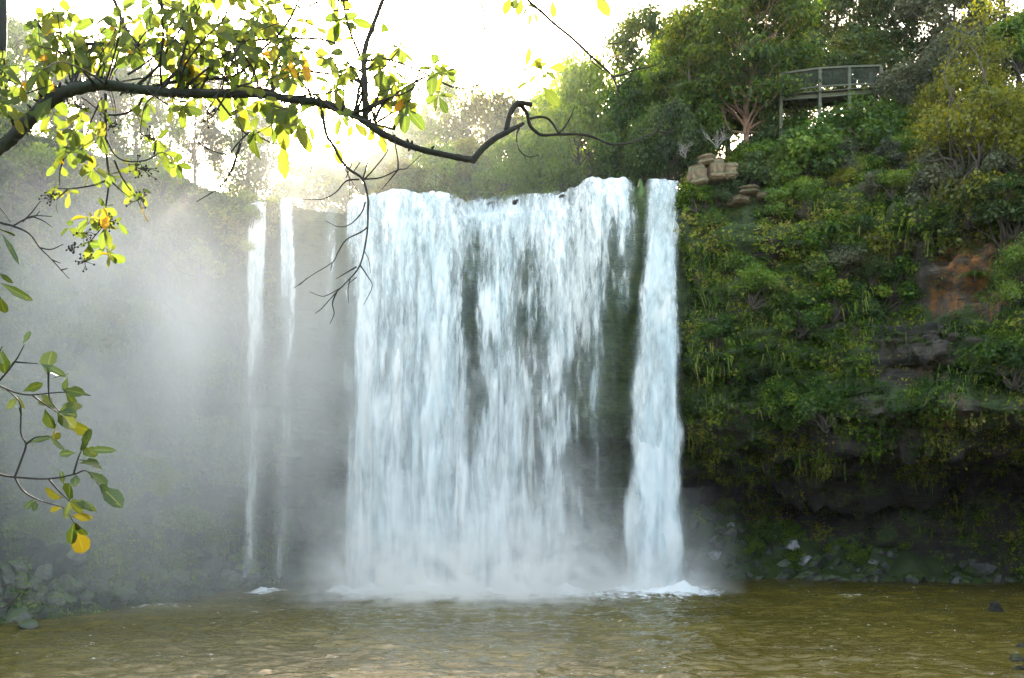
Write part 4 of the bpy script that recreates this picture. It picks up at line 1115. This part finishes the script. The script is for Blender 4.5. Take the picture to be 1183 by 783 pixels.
def overhanging_tree():
    r = np.random.default_rng(17)
    root = P(-60, 560, D0 + .15); root[2] = 4.2
    t = thing('overhanging_tree', 'dark mossy bough with sunlit yellow green leaves reaching across in front of the falls', 'tree', root)
    O = root
    g = Geo()
    g.tube([root + [0, 0, -.4], P(-75, 420), P(-62, 270), P(-38, 190), P(-14, 110), P(-4, 60), P(-1, 20), P(0, -60)], np.array([60, 52, 44, 38, 26, 20, 17, 14]) * PXM / 2, 12, 4, wob=.1)
    link('trunk', g.mesh('trunk', M_BOUGH, sub=O), t)
    main_ = [(-42, 198, 28), (0, 170, 24), (25, 148, 23), (50, 123, 23), (70, 109, 22), (90, 102, 20), (120, 98, 18), (160, 103, 15), (200, 107, 14), (250, 108, 13), (300, 109, 12), (340, 115, 12), (375, 120, 12), (410, 133, 11), (440, 153, 10), (475, 169, 8.5), (520, 180, 8), (549, 185, 9)]
    g = Geo()
    g.tube([P(x, y) for x, y, w_ in main_], np.array([w_ for *_, w_ in main_]) * PXM / 2 * np.interp(np.arange(len(main_)), [0, 7, 17], [.60, .70, .85]), 14, 8, wob=.26)
    ext = [(547, 184, 8), (558, 171, 7.5), (572, 160, 7), (590, 150, 6), (605, 142, 4)]
    g.tube([P(x, y) for x, y, w_ in ext], np.array([w_ for *_, w_ in ext]) * PXM / 2, 9, 4, wob=.2)
    for k in range(130):                                    # knobs and lichen tufts of the bark
        f = r.random() * (len(main_) - 2); i = int(f); u = f - i
        x = main_[i][0] * (1 - u) + main_[i + 1][0] * u; y = main_[i][1] * (1 - u) + main_[i + 1][1] * u; w_ = main_[i][2]
        c = P(x, y); a = r.random() * 6.28; dd = np.array([math.cos(a), -.3, math.sin(a)])
        g.tube([c + dd * w_ * .35 * PXM, c + dd * (w_ * .52 + .6 + 2 * r.random()) * PXM], [2.0 * PXM, .8 * PXM], 5, 1)
    bough = link('bough', g.mesh('bough', M_BOUGH, sub=O), t)
    # forks with their own look
    g = Geo(); twig(g, [(585, 150), (588, 136), (592, 126), (598, 119), (606, 119), (614, 121)], 6.5, 6)
    twig(g, [(597, 120), (604, 124), (609, 132), (612, 144), (618, 151), (627, 156), (647, 155), (678, 156), (705, 166), (728, 165), (745, 158), (759, 152), (779, 154)], 5, 1.6, dd=.2)
    twig(g, [(612, 137), (622, 135), (631, 136), (638, 142), (645, 154)], 3, 2.5); twig(g, [(645, 154), (653, 146), (661, 131)], 2.4, 1.2)
    twig(g, [(759, 152), (766, 135), (779, 118), (785, 104)], 2, .9, D0 + .18); twig(g, [(600, 148), (597, 155), (599, 172), (610, 181), (623, 179)], 2.2, .8)
    twig(g, [(661, 131), (664, 122)], 1.4, .7); twig(g, [(599, 172), (606, 180), (608, 188)], 1.2, .6)
    link('bent_fork', g.mesh('bent_fork', M_TWIG, sub=O), bough)
    g = Geo(); twig(g, [(422, 139), (422, 118), (422, 98), (420, 68), (424, 48), (430, 32), (442, 0), (450, -20)], 8.5, 4)
    twig(g, [(420, 75), (412, 55), (404, 35), (398, 10), (396, -10)], 4, 2); twig(g, [(421, 82), (436, 70), (446, 60)], 3.5, 1.2); twig(g, [(421, 84), (408, 78), (395, 76)], 3, 1.2)
    twig(g, [(422, 100), (405, 90), (390, 88)], 3, 1); twig(g, [(425, 70), (447, 68), (488, 83), (522, 100), (546, 100), (578, 86), (600, 85)], 2.6, 1.4, dd=.1)
    twig(g, [(552, -5), (562, 24), (556, 44), (569, 64), (578, 86)], 2.6, 2, D0 + .1); twig(g, [(569, 64), (573, 72), (580, 60), (584, 30)], 1.4, .6, D0 + .1); twig(g, [(600, 85), (620, 80), (632, 74)], 1.4, .8, D0 + .1)
    link('upright_fork', g.mesh('upright_fork', M_TWIG, sub=O), bough)
    g = Geo()
    A_ = [(600, -12), (613, 3), (626, 14), (640, 27), (661, 44), (681, 63), (698, 78), (708, 89), (715, 106)]
    twig(g, A_, 3.2, 2.6, D0 - .1); twig(g, [(708, 89), (720, 86), (732, 81), (755, 76), (766, 68), (774, 55)], 2.4, .8, D0 - .1); twig(g, [(697, 74), (697, 60), (700, 37), (707, 18), (714, -4)], 2.2, 1.4, D0 - .1)
    twig(g, [(713, 101), (724, 92), (732, 82)], 1.8, 1, D0 - .1); twig(g, [(681, 63), (684, 71), (698, 82)], 1.6, 1, D0 - .1); twig(g, [(700, 50), (712, 50), (726, 46), (733, 38)], 1.2, .6, D0 - .1)
    twig(g, [(737, 80), (730, 73), (722, 66)], 1, .5, D0 - .1)
    link('twiggy_spray', g.mesh('twiggy_spray', M_TWIG, sub=O), bough)
    # bare hanging twigs
    g = Geo(); d = D0 - .05
    T = [[(372, 128), (377, 155), (384, 166), (393, 183), (404, 196), (419, 207), (425, 229), (425, 245), (424, 270), (416, 306), (400, 326), (389, 337), (371, 357)],
         [(419, 207), (440, 205), (460, 196), (470, 194), (486, 179)], [(460, 196), (450, 208), (441, 219)], [(460, 196), (459, 180), (451, 140), (448, 130)], [(419, 207), (424, 190), (428, 172), (421, 150)],
         [(421, 207), (432, 195), (448, 173), (442, 160)], [(425, 262), (417, 268), (400, 277), (390, 292), (384, 303), (360, 318), (339, 333)], [(422, 233), (418, 245), (406, 258), (392, 262), (376, 255)],
         [(415, 207), (400, 209), (388, 222), (372, 230), (350, 230)], [(416, 306), (424, 318), (430, 331), (420, 352)], [(412, 308), (400, 315), (388, 322)], [(389, 337), (384, 350), (386, 362), (381, 374)],
         [(396, 331), (380, 340), (371, 342), (358, 337)], [(405, 320), (402, 335), (403, 350)], [(400, 192), (404, 210), (404, 230)], [(393, 183), (404, 205), (414, 222)], [(421, 290), (426, 300), (428, 315)],
         [(412, 320), (402, 328)], [(384, 303), (382, 312)], [(400, 205), (408, 185), (414, 170)], [(408, 199), (420, 180), (424, 160)], [(371, 357), (364, 362)], [(355, 321), (345, 330)]]
    for k, q in enumerate(T): twig(g, q, 4.2 if k == 0 else 2.0 if k < 12 else 1.2, 1.0 if k == 0 else .6, d)
    link('bare_twigs', g.mesh('bare_twigs', M_TWIG, sub=O), bough)
    # leafy twigs
    gt, gl, gf = Geo(), Geo(), Geo()
    H = [[(122, 108), (122, 140), (123, 178), (126, 207), (122, 240), (120, 258), (110, 272), (103, 280)], [(122, 158), (132, 178), (146, 186), (169, 185), (188, 176), (205, 188)], [(178, 178), (180, 170), (181, 161)],
         [(132, 185), (142, 207), (157, 228), (163, 240)], [(126, 207), (107, 214), (80, 218), (63, 217)], [(78, 219), (70, 226), (65, 231)], [(127, 208), (140, 220), (150, 228)], [(118, 112), (105, 140), (94, 167), (73, 184)],
         [(123, 150), (115, 161), (98, 170), (86, 176)], [(165, 112), (158, 124), (140, 132), (120, 131), (100, 116), (94, 112)], [(73, 184), (69, 200), (69, 214)], [(250, 112), (262, 128), (285, 155), (300, 152), (321, 140)],
         [(288, 152), (275, 165), (262, 178), (240, 172)], [(278, 165), (268, 195), (255, 215), (227, 233)], [(300, 158), (315, 165), (330, 163)], [(240, 172), (230, 165), (226, 157)], [(0, 122), (25, 110), (45, 103), (60, 98)], [(10, 92), (20, 97), (40, 102)],
         [(120, 258), (112, 250), (98, 262)], [(335, 120), (330, 135), (322, 150)]]
    for k, q in enumerate(H): twig(gt, q, 3.2 if k in (0, 9, 11, 13) else 2.2, .9, D0 - .04, r.normal() * .05)
    for (x, y, n, ln) in [(205, 188, 6, 24), (181, 160, 6, 24), (188, 176, 5, 22), (150, 190, 4, 24), (163, 222, 4, 24), (142, 207, 4, 26), (150, 226, 4, 24), (126, 200, 5, 24), (107, 196, 6, 26), (100, 175, 5, 30), (80, 172, 6, 34), (63, 217, 4, 20), (65, 232, 2, 24), (80, 222, 3, 22),
                          (69, 190, 3, 26), (96, 190, 5, 28), (122, 240, 5, 26), (104, 250, 5, 28), (120, 262, 6, 26), (135, 257, 3, 22), (103, 280, 6, 24), (80, 262, 3, 28), (122, 285, 4, 26), (128, 292, 4, 24), (85, 150, 7, 30), (65, 150, 5, 28), (110, 150, 6, 26), (95, 128, 6, 30), (60, 130, 4, 36), (120, 128, 5, 26),
                          (160, 135, 4, 24), (172, 118, 5, 22), (212, 122, 4, 24), (295, 150, 5, 34), (285, 125, 6, 34), (322, 142, 7, 40), (345, 132, 6, 36), (330, 125, 5, 36), (300, 118, 4, 30)]:
        whorl(gl, r, x, y, D0 - .05 + r.normal() * .08, n, ln)
    for (bx, by, tx, ty, w_, tn) in [(163, 236, 167, 256, 13, .9), (214, 120, 206, 148, 12, .45), (213, 122, 222, 134, 8, .4), (328, 158, 327, 205, 17, .6), (295, 150, 285, 192, 20, .25), (60, 112, 42, 138, 18, .3), (340, 140, 358, 172, 14, .5), (258, 97, 292, 96, 15, .5), (160, -6, 142, 8, 12, .4)]:
        leaf_px(gl, r, bx, by, tx, ty, w_, D0 - .1, tn)
    # the crown above the bough: crossing twigs with leaf whorls
    for k in range(64):
        x0 = r.uniform(15, 455); y0 = np.interp(x0, [0, 60, 120, 340, 420, 455], [165, 112, 98, 112, 135, 150])
        a = -math.pi / 2 + r.normal() * .65; L = r.uniform(60, 150); dz = r.normal() * .35
        p0 = np.array([x0, y0]); dirv = np.array([math.cos(a), math.sin(a)]); pts = [p0]
        for i in range(4):
            dirv = dirv + r.normal(size=2) * .28; dirv /= np.linalg.norm(dirv); pts.append(pts[-1] + dirv * L / 4)
        twig(gt, pts, r.uniform(2, 4.2), 1.0, D0, dz)
        for i in (2, 3, 4):
            if pts[i][1] < -45: continue
            fade = 1.0 if pts[i][0] < 330 else .65
            if r.random() < .64 * fade: whorl(gl, r, pts[i][0] + r.normal() * 6, pts[i][1] + r.normal() * 4, D0 + dz * i / 4, int(r.integers(4, 8)), r.uniform(22, 36))
    for q in [[(160, 104), (215, 92), (270, 88), (300, 60), (330, 30), (350, -10)], [(90, 50), (160, 52), (230, 50), (300, 46), (370, 45), (410, 62)], [(180, -5), (205, 30), (270, 62), (330, 78), (400, 88), (420, 96)], [(215, 104), (222, 70), (218, 30), (215, -10)], [(185, 72), (205, 86), (228, 94)], [(130, -5), (150, 40), (185, 72)], [(40, 22), (60, 50), (75, 70), (82, 95)]]:
        twig(gt, q, 4.5, 2.0, D0 + .1, r.normal() * .1)
    for k in range(34):                                    # fine bare twigs crossing the crown
        x0 = r.uniform(60, 440); y0 = r.uniform(-10, 110); a = r.random() * 6.28; pts = [np.array([x0, y0])]; dirv = np.array([math.cos(a), math.sin(a) * .6])
        for i in range(5):
            dirv = dirv + r.normal(size=2) * .3; dirv /= np.linalg.norm(dirv); pts.append(pts[-1] + dirv * r.uniform(12, 26))
        twig(gt, pts, r.uniform(1.2, 2.4), .6, D0 + r.normal() * .25)
    for k in range(24):
        x = r.uniform(30, 250) ; y = r.uniform(-10, 80)
        whorl(gl, r, x, y, D0 + r.normal() * .3, 5, r.uniform(24, 38))
    for k in range(12):
        x = r.uniform(-10, 35); y = r.uniform(70, 135)
        whorl(gl, r, x, y, D0 - .1 + r.normal() * .1, 4, 24)
    for k in range(13): whorl(gl, r, r.uniform(330, 440), r.uniform(-10, 175), D0 + .1 + r.normal() * .1, 3, 24, tint=r.uniform(.55, .75))
    # leaves on the far twigs
    for (bx, by, tx, ty, w_) in [(606, 80, 613, 55, 8), (611, 78, 626, 68, 8), (616, 80, 632, 72, 5), (604, 83, 612, 76, 9), (632, 78, 652, 78, 8), (620, 85, 613, 96, 7), (612, 92, 598, 103, 8), (630, 82, 640, 86, 6), (612, 92, 596, 90, 4), (628, 100, 643, 119, 11), (616, 70, 626, 78, 5), (632, 84, 626, 92, 5),
                                 (590, -5, 583, 16, 9), (597, -4, 592, 14, 8), (603, -4, 598, 18, 8), (608, 4, 618, 10, 8), (612, 6, 604, 17, 6), (616, 12, 622, 26, 6), (613, 14, 611, 24, 4), (638, 0, 641, 17, 8), (688, -4, 703, 14, 12), (702, -3, 694, 8, 9), (548, 102, 545, 106, 3),
                                 (438, 92, 447, 118, 10), (434, 115, 428, 127, 9), (440, 152, 441, 172, 8), (432, 150, 428, 162, 7), (407, 40, 402, 20, 8), (440, 38, 448, 28, 9), (437, 48, 441, 38, 6), (405, 22, 424, 30, 9)]:
        leaf_px(gl, r, bx, by, tx, ty, w_ * 1.15, D0 + .02, r.uniform(.4, .72))
    for (x, y) in [(98, 270), (84, 287), (98, 302), (240, 130), (130, 146), (157, 193), (125, 256), (163, 229), (90, 122), (60, 225), (172, 160), (165, 196)]: flowers(gf, r, x, y, D0 - .08, 16, 9); link('flower_cluster', gf.mesh('flower_cluster', M_TWIG, sub=O), t); gf = Geo()
    link('leafy_twigs', gt.mesh('leafy_twigs', M_TWIG, sub=O), t)
    link('leaves', gl.mesh('leaves', M_LEAF, uv=True, sub=O), t)
overhanging_tree()

def near_spray():
    r = np.random.default_rng(23); d = 3.0
    root = P(-70, 500, d); root[2] = 4.25
    t = thing('sapling', 'leafy sapling twigs with serrated leaves and one hanging yellow leaf', 'sapling', root)
    O = root
    gt, gl = Geo(), Geo()
    gt.tube([root + [0, 0, -.3], P(-75, 700, d), P(-62, 560, d), P(-40, 470, d), P(-30, 400, d), P(-25, 300, d)], np.array([26, 22, 18, 12, 9, 5]) * d / F / 2, 8, 4)
    Tw = [[(-62, 560), (-20, 540), (0, 548), (17, 551), (56, 553), (85, 548), (100, 544), (115, 561)], [(17, 551), (25, 530), (30, 513), (24, 500), (24, 470), (18, 459), (0, 446), (-40, 430)], [(0, 446), (20, 454), (37, 456), (74, 453), (104, 457)], [(-30, 470), (0, 439), (17, 418), (24, 406), (28, 398)],
          [(18, 418), (30, 419), (44, 420)], [(56, 425), (56, 445), (58, 462), (70, 477)], [(17, 551), (25, 565), (37, 574), (55, 581), (74, 587), (85, 603)], [(56, 553), (68, 567), (80, 579)], [(85, 548), (90, 530), (95, 518)], [(37, 456), (50, 466), (66, 476)], [(30, 513), (42, 505), (58, 504)],
          [(-40, 330), (-10, 322), (0, 318)], [(-30, 400), (-5, 408), (3, 400)], [(-20, 690), (0, 702), (15, 694), (25, 684)]]
    for k, q in enumerate(Tw): twig(gt, q, 3.4 if k == 0 else 2.2, .9, d)
    Lv = [(26, 398, 36, 383, 7, .3), (3, 404, 6, 432, 13, .25), (8, 428, 15, 416, 8, .25), (54, 432, 58, 404, 22, .5), (46, 420, 74, 430, 9, .35), (58, 438, 80, 432, 8, .45), (78, 435, 74, 452, 9, .4), (106, 457, 72, 449, 9, .25), (26, 452, 50, 443, 10, .35), (52, 472, 59, 496, 17, .3), (66, 478, 93, 463, 18, .6),
          (74, 488, 106, 498, 20, .65), (66, 486, 60, 510, 14, .8), (72, 480, 86, 494, 16, .7), (25, 492, 23, 470, 7, .2), (32, 512, 60, 504, 8, .2), (92, 520, 105, 505, 12, .2), (88, 523, 68, 524, 9, .25), (96, 520, 130, 518, 9, .3), (92, 535, 118, 533, 11, .25), (90, 530, 120, 541, 10, .3), (100, 544, 123, 556, 14, .35),
          (114, 560, 142, 583, 22, .12), (88, 548, 86, 560, 11, .25), (80, 578, 79, 560, 18, .15), (74, 575, 47, 568, 15, .72), (82, 576, 111, 589, 11, .5), (82, 596, 106, 598, 10, .8), (84, 604, 92, 610, 10, .75), (88, 608, 98, 643, 21, .82), (72, 586, 56, 590, 7, .75), (74, 560, 70, 545, 6, .2),
          (0, 316, 8, 322, 6, .25), (0, 326, 30, 345, 10, .3), (-2, 340, 6, 360, 12, .3), (-10, 262, 16, 270, 18, .3), (2, 270, 18, 292, 6, .1), (60, 470, 44, 462, 10, .6), (64, 474, 52, 456, 12, .55), (-4, 400, 3, 420, 9, .3)]
    for bx, by, tx, ty, w_, tn in Lv: leaf_px(gl, r, bx, by, tx, ty, w_, d + r.normal() * .03, tn)
    for (x, y, n, ln, a0) in [(74, 450, 3, 30, 0), (66, 476, 4, 34, .6), (95, 518, 4, 32, -.3), (80, 578, 3, 30, .8), (115, 560, 2, 28, .5), (56, 430, 3, 26, -1), (20, 458, 2, 24, 2), (85, 603, 2, 28, 1.2), (58, 504, 2, 24, 0), (40, 575, 2, 24, 2)]:
        whorl(gl, r, x, y, d, n, ln, a0, 2.6, float(r.uniform(.2, .75)))
    gd = Geo()
    for k, q in enumerate([[(-30, 245), (0, 257), (15, 261), (34, 270), (46, 286), (60, 300), (80, 322)], [(15, 261), (29, 253), (40, 250), (46, 244)], [(-10, 235), (0, 240), (12, 256)], [(46, 286), (59, 288), (73, 282)], [(29, 253), (40, 249), (60, 250)], [(38, 250), (50, 255), (60, 262)], [(26, 256), (36, 246), (47, 232)], [(60, 300), (70, 304)], [(70, 312), (78, 310)]]):
        twig(gd, q, 3.0 if k == 0 else 1.6, .8, d)
    link('stem', gt.mesh('stem', M_TWIG, sub=O), t)
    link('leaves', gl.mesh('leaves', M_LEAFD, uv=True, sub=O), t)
    link('bare_twigs', gd.mesh('bare_twigs', M_TWIG, sub=O), t)
near_spray()

# ------------------------------------------------------------------ air: haze all round and the spray of the falls
def box_mesh(name, lo, hi, mat):
    g = Geo(); lo = np.array(lo, float); hi = np.array(hi, float); g.box((lo + hi) / 2, hi - lo)
    return g.mesh(name, mat, False)
m = NT('haze_air')
pv = m.n('ShaderNodeVolumePrincipled', i_Density=.00006, i_Anisotropy=.0); pv.inputs['Color'].default_value = (.93, .95, 1, 1)
m.l(pv.outputs[0], m.out.inputs['Volume'])
tag(link('haze', box_mesh('haze', (-1000, -1000, -3), (1000, 1000, 95), m.m)), 'thin pale haze in the air over the pool', 'haze', kind='stuff')

def spray(name, label, lo, hi, dens, build, aniso=.5):
    m = NT(name + '_air')
    p_ = m.pos(); sx = m.n('ShaderNodeSeparateXYZ'); m.l(p_, sx.inputs[0])
    f = build(m, sx.outputs[0], sx.outputs[1], sx.outputs[2], p_)
    pv = m.n('ShaderNodeVolumePrincipled', i_Anisotropy=aniso); pv.inputs['Color'].default_value = (1.0, .975, .94, 1)
    m.l(m.math('MULTIPLY', f, dens), pv.inputs['Density'])
    m.l(pv.outputs[0], m.out.inputs['Volume'])
    return tag(link(name, box_mesh(name, lo, hi, m.m)), label, 'mist', kind='stuff')
def left_mist(m, x, y, z, p):
    fx = m.range(x, -23, -4, 1, 0)
    fz = m.math('MULTIPLY', m.range(z, 1, 15, .36, 1), m.range(z, 16, 26, 1, .08))
    fy = m.math('MULTIPLY', m.range(y, 42, 55, 0, 1), m.range(y, 66, 68, 1, 0))
    n = m.range(m.noise(m.vmul(p, (.13, .13, .06)), 1, 4, .6, dist=.5), .33, .67, .2, 1.7)
    return m.math('MULTIPLY', m.math('MULTIPLY', fx, fz), m.math('MULTIPLY', fy, n))
spray('mist', 'bright drifting mist veiling the cliff beside the thin falls', (-40, 42, .3), (1, 69, 43), .082, left_mist, .15)
def base_mist(m, x, y, z, p):
    a = m.math('MULTIPLY', m.range(x, -14, -9, 0, 1), m.range(x, 2, 8.5, 1, 0))
    fz = m.math('ADD', m.math('POWER', 2.718, m.math('MULTIPLY', z, -.62)), m.math('MULTIPLY', m.math('POWER', 2.718, m.math('MULTIPLY', z, -.17)), .16))
    fy = m.math('MULTIPLY', m.math('POWER', m.range(y, 48, 65.5, 0, 1), 2.0), m.range(y, 67, 69, 1, .3))
    n = m.range(m.noise(p, .42, 5, .65, dist=.6), .42, .64, .05, 2.2)
    return m.math('MULTIPLY', m.math('MULTIPLY', a, fz), m.math('MULTIPLY', fy, n))
spray('mist', 'white spray cloud boiling at the foot of the broad curtain', (-16, 48, .25), (10, 69, 16), .85, base_mist, .1)
def plume_mist(m, x, y, z, p):
    dx = m.math('SUBTRACT', x, 9.3); a = m.math('POWER', 2.718, m.math('MULTIPLY', m.math('MULTIPLY', dx, dx), -.09))
    fz = m.math('POWER', 2.718, m.math('MULTIPLY', z, -.55))
    fy = m.math('MULTIPLY', m.range(y, 62, 65, 0, 1), m.range(y, 67, 69, 1, 0))
    n = m.range(m.noise(p, .5, 3, .6), .35, .7, .3, 1.6)
    return m.math('MULTIPLY', m.math('MULTIPLY', a, fz), m.math('MULTIPLY', fy, n))
spray('mist', 'small spray cloud at the foot of the narrow plume', (4, 61, .15), (15, 69.5, 7), 1.0, plume_mist, .1)
def lip_mist(m, x, y, z, p):
    fz = m.range(z, 30, 46, 1, 0)
    fx = m.math('MULTIPLY', m.range(x, -26, -18, .12, 1), m.range(x, -6, 12, 1, 0))
    return m.math('MULTIPLY', m.math('MULTIPLY', fx, fz), m.range(m.noise(p, .08, 2), .3, .7, .5, 1.3))
spray('mist', 'sunlit drift of mist over the river behind the lip', (-42, 71, 26), (16, 106, 48), .012, lip_mist, .2)
